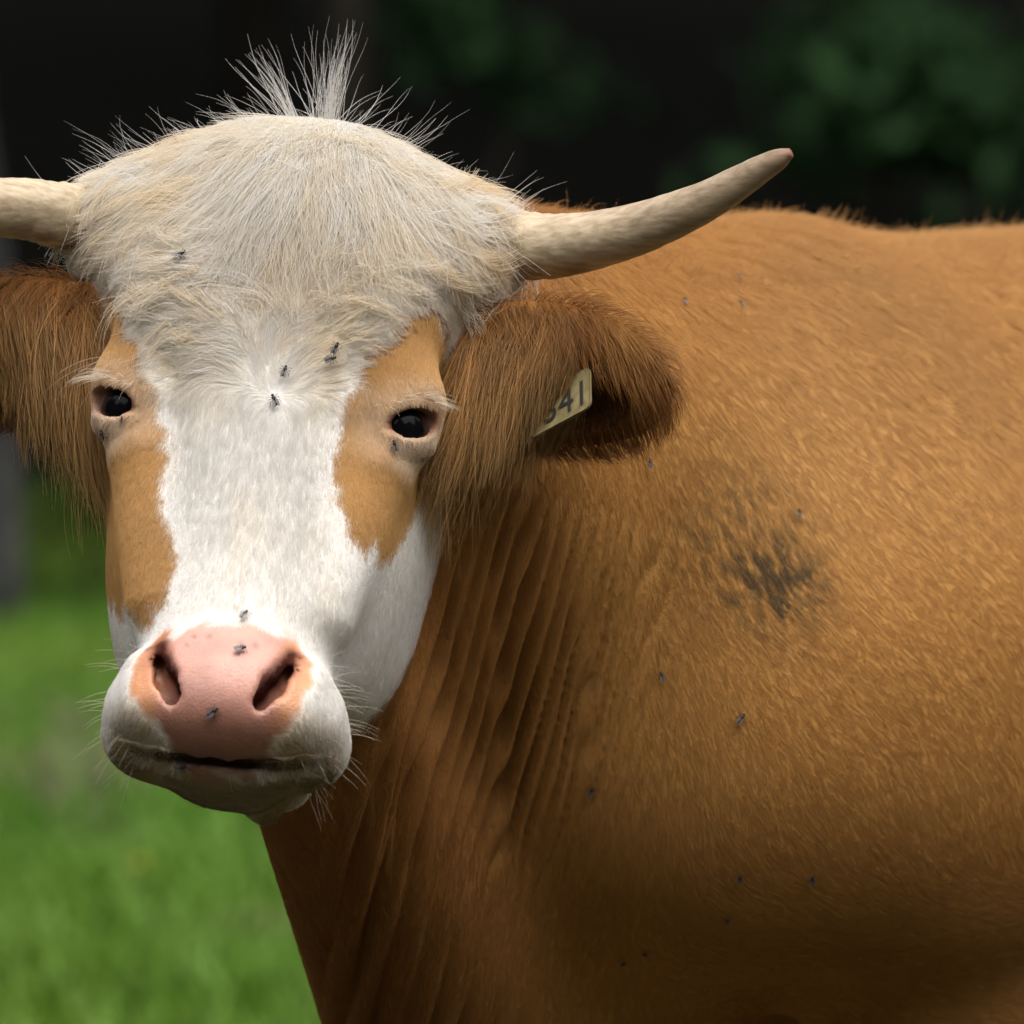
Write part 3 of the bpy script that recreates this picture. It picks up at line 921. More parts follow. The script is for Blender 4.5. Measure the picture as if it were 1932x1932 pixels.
# direction of the coat
def comb(P, r):
    x, y, z = P.T
    u, v, w = to_head(P).T
    n = len(P)
    # body, world axes
    ang = np.interp(x, [-.2, -.12, -.02, .08, .16, .30, .45], [R(-75), R(-92), R(-97), R(-86), R(-68), R(-58), R(-50)])
    lo = sstep(.95, .80, z) * sstep(.10, .25, x)
    ang = ang * (1 - lo) + lo * R(-25) + (vnoise(P, 12, 61) - .5) * .5
    Db = np.stack([np.cos(ang), .25 * np.sin(-ang) * 0 + .2 * np.ones(n), np.sin(ang)], -1)
    # head, head axes (u, w)
    sg = np.where(u > .006, 1.0, -1.0)
    ua = np.abs(u - .010)
    d_low = np.stack([3.2 * (u - .010), -1 + 0 * u], -1)
    al = np.interp(ua, [0, .015, .04, .07, .12], [0, R(28), R(68), R(100), R(115)])
    d_up = np.stack([np.sign(u - .010) * np.sin(al), np.cos(al)], -1)
    rr = np.stack([u - .013, w + .004], -1)
    rad = rr / (np.linalg.norm(rr, axis=1)[:, None] + 1e-6)
    d_poll = np.stack([(u - .026) * 1.8, w - .290], -1)
    d_poll /= np.linalg.norm(d_poll, axis=1)[:, None]
    kb = sstep(.085, .13, np.abs(u))[:, None]
    d_poll = d_poll * (1 - kb) + kb * np.stack([sg, -.25 + 0 * u], -1)
    k1 = sstep(-.018, .018, w)[:, None]
    d = d_low * (1 - k1) + d_up * k1
    k2 = sstep(.105, .135, w + .25 * (ua - .05) * 0)[:, None]
    d = d * (1 - k2) + d_poll * k2
    kr = sstep(.030, .008, np.linalg.norm(rr, axis=1))[:, None]
    d = d * (1 - kr) + rad * kr
    km = sstep(-.19, -.23, w)[:, None]
    d = d * (1 - km) + km * np.stack([9 * u, -.8 + 0 * u], -1)
    sp = sstep(.5, .9, r['patch'])[:, None]
    d = d * (1 - sp) + sp * np.stack([.25 * sg, -1 + 0 * u], -1)
    a2 = (vnoise(P, 34, 63) - .5) * .75 * sstep(-.05, .03, w)
    d = np.stack([d[:, 0] * np.cos(a2) - d[:, 1] * np.sin(a2), d[:, 0] * np.sin(a2) + d[:, 1] * np.cos(a2)], -1)
    bk = -.5 * sstep(.9, 1.4, np.abs(np.arctan2(u, v + .12)))
    Dh = d[:, :1] * HB[0] + d[:, 1:] * HB[2] + bk[:, None] * HB[1]
    h = sstep(.3, .7, r['head'])[:, None]
    D = Dh * h + Db * (1 - h)
    De = np.stack([np.sign(x + .2) * .35, 0 * x, -1 + 0 * x], -1)
    return np.where(r['ear'][:, None], De, D)

def fur_layer(name, n, weight, cell, r0, seed, jitter=.16, lockv=.20):
    P, Nn = pick(weight, n)
    r = regions(P)
    D = tangent(comb(P, r), Nn)
    w, u = r['w'], r['u']
    h = sstep(.3, .7, r['head']); p = sstep(.3, .7, r['patch'])
    Lh = np.interp(w, [-.33, -.26, -.22, -.16, -.05, -.005, .02, .08, .14, .20, .26], [.010, .007, .006, .009, .013, .017, .028, .034, .038, .044, .044])
    Lh = Lh * (1 - .1 * sstep(.09, .15, np.abs(u)) * sstep(.1, .14, w))
    Lh = Lh * (.35 + .65 * sstep(.0, .30, r['sdp']))
    Lh = Lh * (1 - p) + .0070 * p
    Lb = np.interp(P[:, 2], [.75, .95, 1.2, 1.35, 1.45], [.015, .011, .0105, .012, .017])
    crest = sstep(.35, .85, Nn[:, 2]) * (1 - h)
    Lb = Lb + .016 * crest * rng.random(n) ** 2
    L = Lb * (1 - h) + Lh * h
    L = np.where(r['ear'], .030, L)
    L = L * sstep(.0150, .0215, r['eyed'])
    L = L * (1 - .55 * fold_mask(P) * (1 - h))
    hol = ear_hollow(P) & r['ear']
    L = np.where(hol, .008, L)
    lift = .12 * (1 - h) + h * (.10 + .02 * sstep(.0, .05, w) - .01 * sstep(.10, .15, w)) * (1 - .4 * p) + .75 * crest * rng.random(n)
    lift = np.where(r['ear'], .75, lift)
    wv = sstep(-.01, .04, w) * h * (1 - p)
    keep = ((r['nose'] < .35) | ((w > -.223) & (rng.random(n) < .30)) | (rng.random(n) < .05)) & (L > .0025) & (r['nos'] > .007)
    wave = dict(lock=.30 + .10 * wv, stray=.07 + 0 * h, amp=0)
    wave['amp'] = .015 + .055 * wv
    wave['big'] = .05 + .75 * wv
    for k in ('lock', 'stray', 'amp', 'big'):
        wave[k] = wave[k][keep] if np.ndim(wave[k]) else wave[k]
    P, Nn, D, L, lift = P[keep], Nn[keep], D[keep], L[keep], lift[keep]
    rk = {k: v[keep] for k, v in r.items()}
    Pj = P + rng.normal(0, .0028, P.shape)                                   # hairs of both colours mix along the edges
    rj = regions(Pj) if seed == 100 else rk
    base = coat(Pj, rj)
    clump = .08 + .08 * h[keep] + .32 * wv[keep]
    C, rnd = groom(P, Nn, D, L, lift, 6, wave, clump, cell, seed, freq=.7, field=lambda p: comb(p, rk))
    wk = wv[keep][:, None] * (rnd[:, 3:4] > .72) * .22                       # some locks are tan through and through
    base = base * (1 - wk) + np.array([.66, .50, .30]) * wk
    col, rad = finish(C, base, rnd, r0, jitter, lockv=lockv)
    return hair_ob(name, C, rad, col, hair_mat, body)

w_head = vis * (treg['head'] > .5) * (treg['nose'] < .5) * np.where(treg['w'] > 0, 1.0, 1.15)
w_body = vis * (treg['head'] <= .5)
tag(fur_layer('face_hair', int(NH * .40), w_head, .0052, .00025, 100, .09, .12), kind='stuff')
tag(fur_layer('coat_hair', int(NH * .60), w_body, .0060, .00018, 200, .07, .08), kind='stuff')
print('fur', time.time() - T0)
# ---- long hair of poll, forelock and ears
def strands(name, roots, nrms, D0, D1, L, K, r0, base, tip, parent, wav=.03, lockid=None, push=False, grav=0.0):
    """free strands that leave along D0 and turn to D1"""
    n = len(roots)
    t = np.linspace(0, 1, K)
    C = np.empty((n, K, 3)); C[:, 0] = roots
    ph = rng.uniform(0, 6.28, n) if lockid is None else lockid * 6.28
    side = np.cross(D0, nrms); side /= np.linalg.norm(side, axis=1)[:, None] + 1e-9
    for k in range(1, K):
        tt = t[k]
        d = D0 * (1 - tt) + D1 * tt
        d = d + side * (wav * 6 * np.cos(ph + tt * 5.0))[:, None] * tt - np.array([0, 0, 1.0]) * grav * tt
        d /= np.linalg.norm(d, axis=1)[:, None]
        C[:, k] = C[:, k - 1] + d * (L / (K - 1))[:, None]
        if push:
            p = C[:, k]; f = sdf(p); lo = f < .002
            if lo.any():
                g = sdf_grad(p[lo]); g /= np.linalg.norm(g, axis=1)[:, None] + 1e-9
                C[lo, k] += g * (.002 + rng.uniform(0, .008, lo.sum()) - f[lo])[:, None]
    rad = r0 * (1 - .75 * t ** 1.5)[None] * rng.uniform(.7, 1.3, n)[:, None]
    k = (t ** 1.3)[None, :, None]
    col = base[:, None] * (1 - k) + tip[:, None] * k
    col = col * (1 + rng.normal(0, .10, n))[:, None, None]
    return hair_ob(name, C, rad, np.clip(col, .003, .93), hair_mat, parent)

def unit(A): return A / (np.linalg.norm(A, axis=-1)[:, None] + 1e-9)

# forelock: from the poll down over the forehead
hq = treg['q']
wf = vis * (treg['head'] > .5) * np.exp(-((hq[:, 0] - .020) / .042) ** 2) * sstep(.150, .225, hq[:, 2]) * (hq[:, 1] > -.10)
n = 10000
P, Nn = pick(wf, n)
q = to_head(P)
cen, rnd = locks(P, .011, 300)
fan = (q[:, 0] - .020) * 9.0 + (rnd[:, 0] - .5) * .75 + rng.normal(0, .07, n)
D1 = np.sin(fan)[:, None] * HB[0] - np.cos(fan)[:, None] * HB[2]
D0 = unit(D1 + Nn * .30)
L = (.025 + .080 * rng.random(n)) * (.6 + .8 * rnd[:, 1])
bc = WHITE * (1 - rnd[:, 3:4] * .9) + CREAM * rnd[:, 3:4] * .9
strands('forelock', P, Nn, D0, D1, L, 8, .00026, bc, bc * .97, body, wav=.05, lockid=rnd[:, 2], push=True)['kind'] = 'stuff'

# tousled curls over forehead and horn bosses
wq = vis * (treg['head'] > .5) * (treg['patch'] < .2) * sstep(.02, .06, hq[:, 2]) * (hq[:, 1] > -.12) * (.35 + .65 * sstep(.05, .10, np.abs(hq[:, 0] - .01)))
n = 9000
P, Nn = pick(wq, n)
r = regions(P)
cen, rnd = locks(P, .015, 310)
D = tangent(comb(P, r), Nn); B = np.cross(Nn, D)
a = (rnd[:, 0] - .5) * 1.5 + rng.normal(0, .10, n)
D = D * np.cos(a)[:, None] + B * np.sin(a)[:, None]
keep = (rnd[:, 3] > .35) & (r['sdp'] > .12)
a2 = a + (rnd[:, 1] - .5) * 2.4
D1 = D * np.cos(a2 - a)[:, None] + np.cross(Nn, D) * np.sin(a2 - a)[:, None]
L = (.022 + .030 * rng.random(n)) * (.6 + .8 * rnd[:, 1])
bc = WHITE * (1 - rnd[:, 2:3] * .9) + np.array([.80, .67, .46]) * rnd[:, 2:3] * .9
m = keep
strands('forehead_curls', P[m], Nn[m], unit(D + Nn * (.10 + .25 * rnd[:, 2:3]))[m], unit(D1 - Nn * .12)[m], L[m], 9, .00025, bc[m], bc[m], body, wav=.07, lockid=rnd[m, 2], push=True)['kind'] = 'stuff'

# upright tuft on the poll
def wisp(px, py, n, spread):
    c = at(px, py, from_head([.02, -.085, .25])[1])
    r = c + rng.normal(0, spread, (n, 3)) * [1, 1.2, .5]
    return r
R_, D_, L_ = [], [], []
for (px, py), (tx, ty), n_, sp, fanw in (((560, 225), (500, 100), 34, .003, .05), ((565, 225), (475, 95), 7, .005, .12), ((590, 225), (600, 120), 7, .008, .25), ((618, 222), (648, 60), 46, .0035, .05),
                                        ((615, 222), (612, 45), 20, .004, .05), ((640, 225), (705, 170), 12, .012, .3), ((600, 215), (545, 80), 4, .006, .15), ((520, 225), (450, 180), 12, .016, .35)):
    r = wisp(px, py, n_, sp); tgt = at(tx, ty, r[:, 1].mean())
    d = tgt - at(px, py, r[:, 1].mean())
    Lw = np.linalg.norm(d)
    dd = d / Lw + rng.normal(0, fanw, (n_, 3))
    R_.append(r); D_.append(unit(dd)); L_.append(Lw * rng.uniform(.45, 1.12, n_))
r = np.concatenate(R_); d = np.concatenate(D_); l = np.concatenate(L_) + .014
r = r - np.array([0, 0, .012])
D1 = unit(d + rng.normal(0, .10, d.shape) + (d * [.35, 0, 0]))
D0 = unit(d + np.array([0, 0, .35]))
bc = np.tile(WHITE * .95, (len(r), 1))
strands('poll_tuft', r, np.tile([0, -1.0, 0], (len(r), 1)), D0, D1, l, 10, .00024, bc, bc, body, wav=.03)

# loose hair along the outline of poll, horn bosses, brow and back
wl = vis * (treg['head'] > .5) * sstep(.13, .17, hq[:, 2]) * sstep(.15, .6, tn_[:, 2])
n = 1500
P, Nn = pick(wl, n)
q = to_head(P)
sgn = np.sign(q[:, 0] - .03)[:, None]
cen, rnd = locks(P, .016, 330)
D0 = unit(Nn * .8 + sgn * HB[0] * .8 + (rnd[:, :3] - .5) * 1.1 + rng.normal(0, .16, (n, 3)))
D1 = unit(sgn * HB[0] * 1.2 + np.array([0, 0, .15]) + (rnd[:, 1:4] - .5) * 1.6 + rng.normal(0, .25, (n, 3)))
bc = np.tile(WHITE * .95, (n, 1))
strands('flyaway_hair', P, Nn, D0, D1, (.010 + .040 * rng.random(n) ** 2.2) * (.25 + 1.3 * rnd[:, 3] ** 2), 7, .00015, bc, bc, body, wav=.05)['kind'] = 'stuff'
wl = vis * (treg['head'] <= .5) * (~treg['ear']) * sstep(.45, .85, tn_[:, 2]) * (tc_[:, 2] > 1.36)
n = 9000
P, Nn = pick(wl, n)
c_, rnd = locks(P, .03, 340)
D0 = unit(Nn + rng.normal(0, .25, (n, 3)) + np.array([.25, 0, .2]))
D1 = unit(D0 + rng.normal(0, .25, (n, 3)) + np.array([.2, 0, 0]))
bc = coat(P, regions(P))
strands('back_hair', P, Nn, D0, D1, (.005 + .018 * rng.random(n) ** 2) * (.2 + 1.2 * rnd[:, 1] ** 2), 5, .00016, bc * .95, bc * .9 + .03, body)['kind'] = 'stuff'

# ear fringe: long hair hanging from the upper rim over the hollow
def ear_frame(e, side):
    ax = nrm(e['tip'] - e['base'])
    f = nrm(np.array([-.25 * side, -1, -.25])); f = nrm(f - ax * (f @ ax))
    up = nrm(np.cross(ax, f)); up = up if up[2] > 0 else -up
    return ax, up, f, np.linalg.norm(e['tip'] - e['base']), e['base'] + .55 * (e['tip'] - e['base'])
for e, s in ((EAR_R, 1), (EAR_L, -1)):
    ax, up, f, Lx, c = ear_frame(e, s)
    ew = np.zeros(len(tc_)); m = treg['ear'] & (np.linalg.norm(tc_ - c, axis=1) < .16)
    eq = (tc_ - c) @ np.array([ax, up, f]).T
    ew[m] = ((tn_ @ f > -.2) & (eq[:, 0] < .028 - .2 * eq[:, 1]) & (eq[:, 1] > -.02))[m] * (1 + 1.0 * (eq[:, 1] > .01))[m]
    n = 9000
    P, Nn = pick(ew, n)
    pq = (P - c) @ np.array([ax, up, f]).T
    cen, rnd = locks(P, .012, 360 + s)
    dn = np.array([-.30 * s, -.05, -1.0])
    D0 = unit(Nn * .45 + dn * .8 + rng.normal(0, .10, (n, 3)) + (rnd[:, :1] - .5) * np.array([.5, 0, 0]))
    k = np.clip((.03 - pq[:, 0]) / .10, 0, 1)
    D1 = unit(np.array([-.22 * s, 0, -1.0]) + (rnd[:, 1:2] - .5) * np.array([.35, .2, 0]) + rng.normal(0, .05, (n, 3)))
    Lr = (.032 + .095 * k) * rng.uniform(.5, 1.1, n) * (.8 + .4 * rnd[:, 2])
    b0 = (RED * .55 + BROWN * .45) * (.6 + .7 * rnd[:, 3:4]); tp = b0 * .35 + np.array([.55, .38, .17]) * .65 * (.25 + .75 * k[:, None])
    strands('ear_fringe', P, Nn, D0, D1, Lr, 8, .00024, b0, tp, body, wav=.03)['kind'] = 'stuff'

# whiskers round the muzzle
R_, D_, L_ = [], [], []
for k in range(90):
    sd_ = 1 if k % 2 else -1
    qq = np.array([sd_ * rng.uniform(.062, .092), rng.uniform(-.085, -.02), rng.uniform(-.305, -.20)])
    p = from_head(qq)[None]
    for _ in range(6):
        f_ = sdf(p); g_ = sdf_grad(p); p = p - f_[:, None] * g_
    g_ = sdf_grad(p)[0]
    R_.append(p[0]); D_.append(nrm(g_ + np.array([.35 * sd_, -.1, -.25]) + rng.normal(0, .25, 3))); L_.append(rng.uniform(.012, .034))
r = np.array(R_); d = np.array(D_)
bc = np.tile([.75, .70, .58], (len(r), 1))
strands('whiskers', r, np.tile([0, 0, 1.0], (len(r), 1)), d, unit(d + np.array([0, 0, -.5])), np.array(L_), 7, .00014, bc, bc, body, wav=.02)
# long hairs above the cow's right eye
r = np.tile(from_head([-.118, -.050, .045]), (4, 1)) + rng.normal(0, .004, (4, 3)); d = unit(np.array([[-1, -.2, .2], [-1, -.1, 0], [-.9, 0, -.25], [-.8, 0, -.5]]))
strands('brow_hair', r, np.tile([0, 0, 1.0], (4, 1)), d, unit(d + np.array([0, 0, -.9])), np.array([.055, .07, .06, .05]), 9, .00022, np.tile(WHITE * .9, (4, 1)), np.tile(WHITE * .9, (4, 1)), body)

# ---- eyes with lashes
eye_mat = attr_mat('eyeball', 'iris', rough=.12, spec=.10)
for s in (1, -1):
    bm = bmesh.new(); bmesh.ops.create_uvsphere(bm, u_segments=48, v_segments=32, radius=EYE_R)
    ev = np.array([v.co[:] for v in bm.verts]); ef = [[v.index for v in f.verts] for f in bm.faces]; bm.free()
    c = from_head(EYE_C * [s, 1, 1])
    gaze = nrm(nrm(np.array([0, CAM_Y, CAM_Z]) - c) + .25 * ((EYE_G * [s, 1, 1]) @ HB))
    cosg = (ev / EYE_R) @ gaze
    ang = np.arccos(np.clip(cosg, -1, 1))[:, None]
    col = np.array([.004, .004, .005]) + 0 * ev
    k = sstep(.74, .86, ang); col = col * (1 - k) + np.array([.045, .022, .012]) * k
    k = sstep(1.02, 1.12, ang); col = col * (1 - k) + np.array([.11, .10, .11]) * k
    ev = ev + (ev / EYE_R) * (.0014 * sstep(.9, .5, ang))
    eye = mesh_ob('eye', ev + c, ef, eye_mat, cow)
    color_attr(eye.data, 'iris', col)
    # lashes on the upper lid
    n = 120
    a = rng.uniform(-1, 1, n)
    G, Lq, Sq = [(x * [s, 1, 1]) @ HB for x in (EYE_G, EYE_L, EYE_S)]
    root = c + G * (.0255 - .008 * a[:, None] ** 2) - Lq * (.019 * a[:, None]) + Sq * (.0125 - .006 * a[:, None] ** 2 + rng.uniform(0, .005, (n, 1)))
    d0 = unit(G * .9 - Lq * (.9 * a[:, None] + .35) + Sq * (.45 - .3 * rng.random((n, 1))) + rng.normal(0, .16, (n, 3)))
    d1 = unit(d0 - np.array([0, 0, 1.1]) + G * .2)
    keep = rng.random(n) < .35 + .65 * sstep(-.4, .3, a)
    m = keep.sum()
    bc = np.tile([.80, .74, .62], (m, 1))
    strands('eyelashes', root[keep], np.tile(Sq, (m, 1)), d0[keep], d1[keep], rng.uniform(.016, .036, m), 6, .00021, bc, bc, eye, wav=.01)

# ---- horns
horn_mat, nt_, b_ = new_mat('horn')
a_ = nt_.nodes.new('ShaderNodeAttribute'); a_.attribute_name = 'keratin'
tx = nt_.nodes.new('ShaderNodeTexCoord'); no = nt_.nodes.new('ShaderNodeTexNoise'); mx = nt_.nodes.new('ShaderNodeMix'); mx.data_type = 'RGBA'; mx.blend_type = 'MULTIPLY'
mp = nt_.nodes.new('ShaderNodeMapping'); mp.inputs['Scale'].default_value = (30, 120, 120)
no.inputs['Scale'].default_value = 1.6; no.inputs['Detail'].default_value = 6
rp = nt_.nodes.new('ShaderNodeValToRGB'); rp.color_ramp.elements[0].position = .32; rp.color_ramp.elements[0].color = (.45, .36, .26, 1); rp.color_ramp.elements[1].position = .62
mx.inputs[0].default_value = .62
nt_.links.new(tx.outputs['Object'], mp.inputs[0]); nt_.links.new(mp.outputs[0], no.inputs['Vector']); nt_.links.new(no.outputs['Fac'], rp.inputs[0])
nt_.links.new(a_.outputs['Color'], mx.inputs[6]); nt_.links.new(rp.outputs[0], mx.inputs[7]); nt_.links.new(mx.outputs[2], b_.inputs['Base Color'])
bu = nt_.nodes.new('ShaderNodeBump'); bu.inputs['Distance'].default_value = .0012; bu.inputs['Strength'].default_value = .6
nt_.links.new(no.outputs['Fac'], bu.inputs['Height']); nt_.links.new(bu.outputs[0], b_.inputs['Normal'])
b_.inputs['Roughness'].default_value = .48; b_.inputs['Specular IOR Level'].default_value = .35
PXM = FRAME / 1932
horns = ([(850, 452, .160, 60), (960, 463, .140, 66), (1050, 464, .125, 61), (1150, 447, .105, 53), (1250, 415, .085, 46), (1350, 370, .065, 37), (1430, 322, .050, 27), (1470, 300, .042, 20), (1492, 288, .038, 9)],
         [(235, 420, .175, 60), (130, 409, .155, 64), (60, 396, .140, 59), (-20, 390, .125, 54), (-110, 378, .105, 47), (-200, 345, .085, 39), (-285, 292, .065, 28), (-330, 262, .055, 18), (-350, 250, .050, 8)])
for pts in horns:
    ctrl = np.array([[*at(x, y, Y), r_ * PXM * (Y + 6) / 6] for x, y, Y, r_ in pts])
    cv = spline(ctrl, 90)
    hv, hf = tube(cv[:, :3], cv[:, 3], 40)
    tt = np.repeat(np.linspace(0, 1, 90), 40)
    ax_ = np.repeat(cv[:, :3], 40, 0); rdir = hv - ax_
    ring = 1 + .022 * np.sin(tt * 160 + 3 * vnoise(hv, 20, 71)) * sstep(.45, .1, tt) + .05 * (vnoise(hv * [1, 1, 1], 55, 72) - .5) + .04 * (vnoise(hv, 130, 73) - .5)
    hv = ax_ + rdir * ring[:, None]
    horn = mesh_ob('horn', hv, hf, horn_mat, cow)
    k = tt[:, None]
    kc = np.array([.62, .53, .37]) * (1 - sstep(.1, .6, k)) + np.array([.46, .37, .25]) * sstep(.1, .6, k)
    kt = sstep(.72, .95, k); kc = kc * (1 - kt) + np.array([.30, .20, .13]) * kt
    ke = sstep(.965, 1.0, k); kc = kc * (1 - ke) + np.array([.34, .17, .11]) * ke
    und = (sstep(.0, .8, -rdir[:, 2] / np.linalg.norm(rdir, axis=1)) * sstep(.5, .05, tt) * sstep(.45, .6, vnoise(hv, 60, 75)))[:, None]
    kc = kc * (1 - .7 * und) + np.array([.12, .055, .03]) * .7 * und          # shade painted in dark patches on the underside near the root
    color_attr(horn.data, 'keratin', kc * (.70 + .32 * vnoise(hv * [.4, 1, 1], 70, 74))[:, None])

# ---- ear tag: a bent plate with raised edge and printed number
tag_mat = plain('tag_plastic', (.26, .23, .11), .45, .4, noise=(90, (.17, .14, .065)))
ink_mat = plain('tag_ink', (.02, .018, .016), .6)
B0 = at(1114, 766, .045)
e1 = nrm(np.array([-.0395, .026, -.0215])); e2 = np.array([.001, .0195, .026]); e2 = nrm(e2 - e1 * (e1 @ e2)); e3 = np.cross(e1, e2); e3 = e3 if e3[1] < 0 else -e3
Wt, Ht, Th = .062, .040, .0012
def on_tag(a, b, h): return B0 + e1 * a + e2 * (b + 0) + e3 * h
bm = bmesh.new()
nx_, ny_ = 14, 10
cr = .006
def rr_(a, b):
    return a, b
outline = []
for cx, cy, a0 in ((cr, cr, 180), (cr, Ht - cr, 90), (Wt - cr, Ht - cr, 0), (Wt - cr, cr, -90)):
    for k in range(6):
        a = R(a0 + 90 - 18 * k)
        outline.append((cx + cr * math.cos(a), cy + cr * math.sin(a)))
fv = [bm.verts.new(on_tag(a, b, 0)) for a, b in outline]; bv = [bm.verts.new(on_tag(a, b, -Th * 1.6)) for a, b in outline]
iv = [bm.verts.new(on_tag(Wt / 2 + (a - Wt / 2) * .95, Ht / 2 + (b - Ht / 2) * .93, -.0004)) for a, b in outline]
m_ = len(outline)
bm.faces.new(iv); bm.faces.new(bv[::-1])
for k in range(m_):
    j = (k + 1) % m_
    bm.faces.new((fv[k], fv[j], iv[j], iv[k])); bm.faces.new((bv[k], bv[j], fv[j], fv[k]))
bmesh.ops.recalc_face_normals(bm, faces=bm.faces)
me = bpy.data.meshes.new('ear_tag'); bm.to_mesh(me); bm.free(); me.materials.append(tag_mat)
etag = bpy.data.objects.new('ear_tag', me); link(etag, cow)
fc = bpy.data.curves.new('tag_number', 'FONT'); fc.body = '1341'; fc.size = .034; fc.space_character = .95
fo = bpy.data.objects.new('tmp_text', fc); scene.collection.objects.link(fo)
bpy.context.view_layer.update()
tm = bpy.data.meshes.new_from_object(fo.evaluated_get(bpy.context.evaluated_depsgraph_get()))
bpy.data.objects.remove(fo)
tv = np.array([v.co[:] for v in tm.vertices]); tf = [list(p.vertices) for p in tm.polygons]
x0, x1 = tv[:, 0].min(), tv[:, 0].max()
tv = np.array([on_tag(Wt * .93 - (x - x0) / (x1 - x0) * Wt * .82, .006 + y, .0006) for x, y, z in tv])
mesh_ob('tag_number', tv, tf, ink_mat, etag, smooth=False)
# stalk that holds the tag in the ear
sv, sf_ = tube([on_tag(Wt * .5, Ht * .8, .001), on_tag(Wt * .5, Ht * 1.15, -.006), on_tag(Wt * .5, Ht * 1.3, -.016)], [.004, .0035, .003], 10)
mesh_ob('tag_stud', sv, sf_, tag_mat, etag)

# ------------------------------------------------------------------ flies
def trace(px, py):
    o = np.array([0, CAM_Y, CAM_Z]); d = nrm(at(px, py, 0) - o); t = 5.6
    for _ in range(260):
        f = sdf((o + t * d)[None])[0]
        if f < .0006: break
        t += min(f * .7, .02)
    p = o + t * d
    return p, nrm(sdf_grad(p[None])[0])
fly_mat = plain('fly_body', (.012, .011, .011), .4, .4)
wing_mat = plain('fly_wing', (.16, .15, .15), .3, .5)
def fly_shapes():
    bm = bmesh.new()
    for c, r_ in (((0, 0, .0016), (.0013, .0016, .0012)), ((0, -.0028, .0014), (.0013, .0021, .0011)), ((0, .0021, .0015), (.0010, .0007, .0009))):
        M = Matrix.Translation(c) @ Matrix.Diagonal((*r_, 1))
        bmesh.ops.create_icosphere(bm, subdivisions=2, radius=1, matrix=M)
    for s in (-1, 1):
        for k, (y0, y1) in enumerate(((.0010, .0026), (0, .0002), (-.0008, -.0030))):
            a, b, c_ = Vector((s * .0010, y0, .0012)), Vector((s * .0026, (y0 + y1) / 2, .0018)), Vector((s * .0034, y1, -.0008))
            for p0, p1 in ((a, b), (b, c_)):
                M = Matrix.Translation((p0 + p1) / 2) @ (p1 - p0).to_track_quat('Z', 'Y').to_matrix().to_4x4()
                bmesh.ops.create_cone(bm, segments=5, radius1=.00016, radius2=.00012, depth=(p1 - p0).length, matrix=M, cap_ends=True)
    b = bpy.data.meshes.new('fly_body'); bm.to_mesh(b); bm.free(); b.materials.append(fly_mat)
    for p in b.polygons: p.use_smooth = True
    ws = []
    for s in (-1, 1):
        ol = [(0, 0), (.0009, -.0012), (.0013, -.0032), (.0009, -.0052), (.0001, -.0056), (-.0004, -.0030)]
        vv = [(s * (.0007 + a), -.0002 + y, .0026 - .05 * abs(y)) for a, y in ol] + [(s * (.0007 + a), -.0002 + y, .0025 - .05 * abs(y)) for a, y in ol]
        ff = [list(range(6)), list(range(11, 5, -1))] + [[k, 6 + k, 6 + (k + 1) % 6, (k + 1) % 6] for k in range(6)]
        w_ = bpy.data.meshes.new('wing'); w_.from_pydata(vv, [], ff); w_.materials.append(wing_mat); ws.append(w_)
    return b, ws
fly_b, fly_w = fly_shapes()
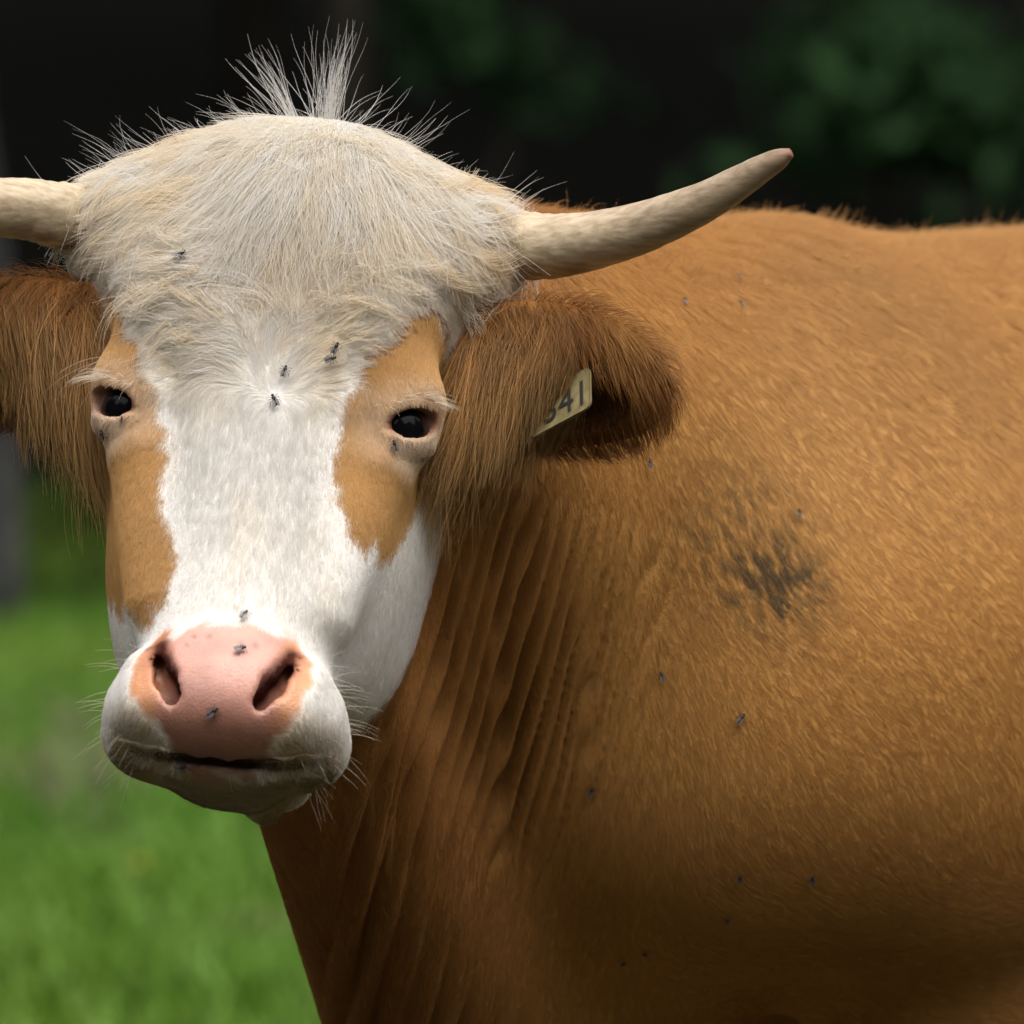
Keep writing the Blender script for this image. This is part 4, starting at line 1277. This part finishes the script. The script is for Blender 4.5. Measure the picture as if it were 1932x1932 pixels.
FLIES = [(346, 485, 60, 1.15, 'small black fly on the white forehead near the right horn base'),
         (634, 657, 25, 1.05, 'black fly on the white forehead, upper of a close pair beside the tan eye patch'),
         (625, 680, 70, 1.0, 'black fly on the white forehead, lower of a close pair beside the tan eye patch'),
         (538, 703, 15, 1.05, 'black fly resting just above the hair whorl between the eyes'),
         (517, 755, -20, 1.15, 'black fly sitting right on the hair whorl between the eyes'),
         (198, 817, 10, .95, 'small dark fly below the eye nearer the untagged ear'),
         (232, 790, 0, .6, 'tiny dark fly in the inner corner of the eye nearer the untagged ear'),
         (743, 838, -15, .95, 'small dark fly under the eye nearer the tagged ear'),
         (462, 1162, 25, 1.0, 'black fly on white hair just above the pink nose'),
         (456, 1226, 60, 1.05, 'black fly on the upper edge of the pink nose'),
         (405, 1341, 55, 1.15, 'black fly on the lower pink nose between the nostrils'),
         (345, 1447, 80, .95, 'dark fly on the shaded lower lip below the mouth'),
         (1286, 572, 30, .9, 'small dark fly on the brown neck just below the horn'),
         (1390, 527, 20, .85, 'small dark fly on the golden back, upper of two below the horn tip'),
         (1394, 577, 15, .85, 'small dark fly on the golden back, lower of two below the horn tip'),
         (1219, 873, 15, 1.1, 'dark fly on the brown neck just below the tagged ear'),
         (1502, 969, 20, 1.05, 'dark fly on the shoulder at the upper edge of the mud patch'),
         (1245, 1272, -20, 1.1, 'dark fly on the brown neck between mud patch and neck folds'),
         (1397, 1353, 40, 1.3, 'dark fly on the shoulder some way below the mud patch'),
         (1118, 1488, 30, 1.2, 'dark fly on the neck at the foot of the skin folds'),
         (1394, 1652, 10, 1.1, 'dark fly low on the shaded brown shoulder'),
         (1529, 1653, -10, 1.2, 'dark fly low on the shaded brown shoulder'),
         (1371, 1731, 0, .9, 'dark fly low on the shaded brown shoulder'),
         (1176, 1811, 30, 1.0, 'dark fly low on the shaded brown chest'),
         (1216, 1793, -30, .9, 'dark fly low on the shaded brown chest')]
for i, (px, py, rz, sc, lab) in enumerate(FLIES):
    p, nn = trace(px, py)
    r = regions(p[None])
    offs = .0045 if r['head'][0] > .5 and r['w'][0] > 0 and r['patch'][0] < .5 else (.0015 if r['head'][0] > .5 else .0030)
    if r['nose'][0] > .5: offs = .0006
    z_ = Vector(nn); y_ = Vector((math.sin(R(rz)), 0, math.cos(R(rz)))); y_ = (y_ - z_ * y_.dot(z_)).normalized(); x_ = y_.cross(z_)
    M = Matrix((x_, y_, z_)).transposed().to_4x4()
    fl = bpy.data.objects.new('fly', None); fl.empty_display_size = .003
    scene.collection.objects.link(fl)
    fl.matrix_world = Matrix.Translation(Vector(p) + z_ * offs) @ M @ Matrix.Scale((1.2 if r['head'][0] > .5 else .95) * sc, 4)
    for nm, md in (('fly_body', fly_b), ('wing', fly_w[0]), ('wing', fly_w[1])):
        o = bpy.data.objects.new(nm, md); scene.collection.objects.link(o); o.parent = fl
    tag(fl, lab, 'fly', 'flies on the cow')
print('parts', time.time() - T0)
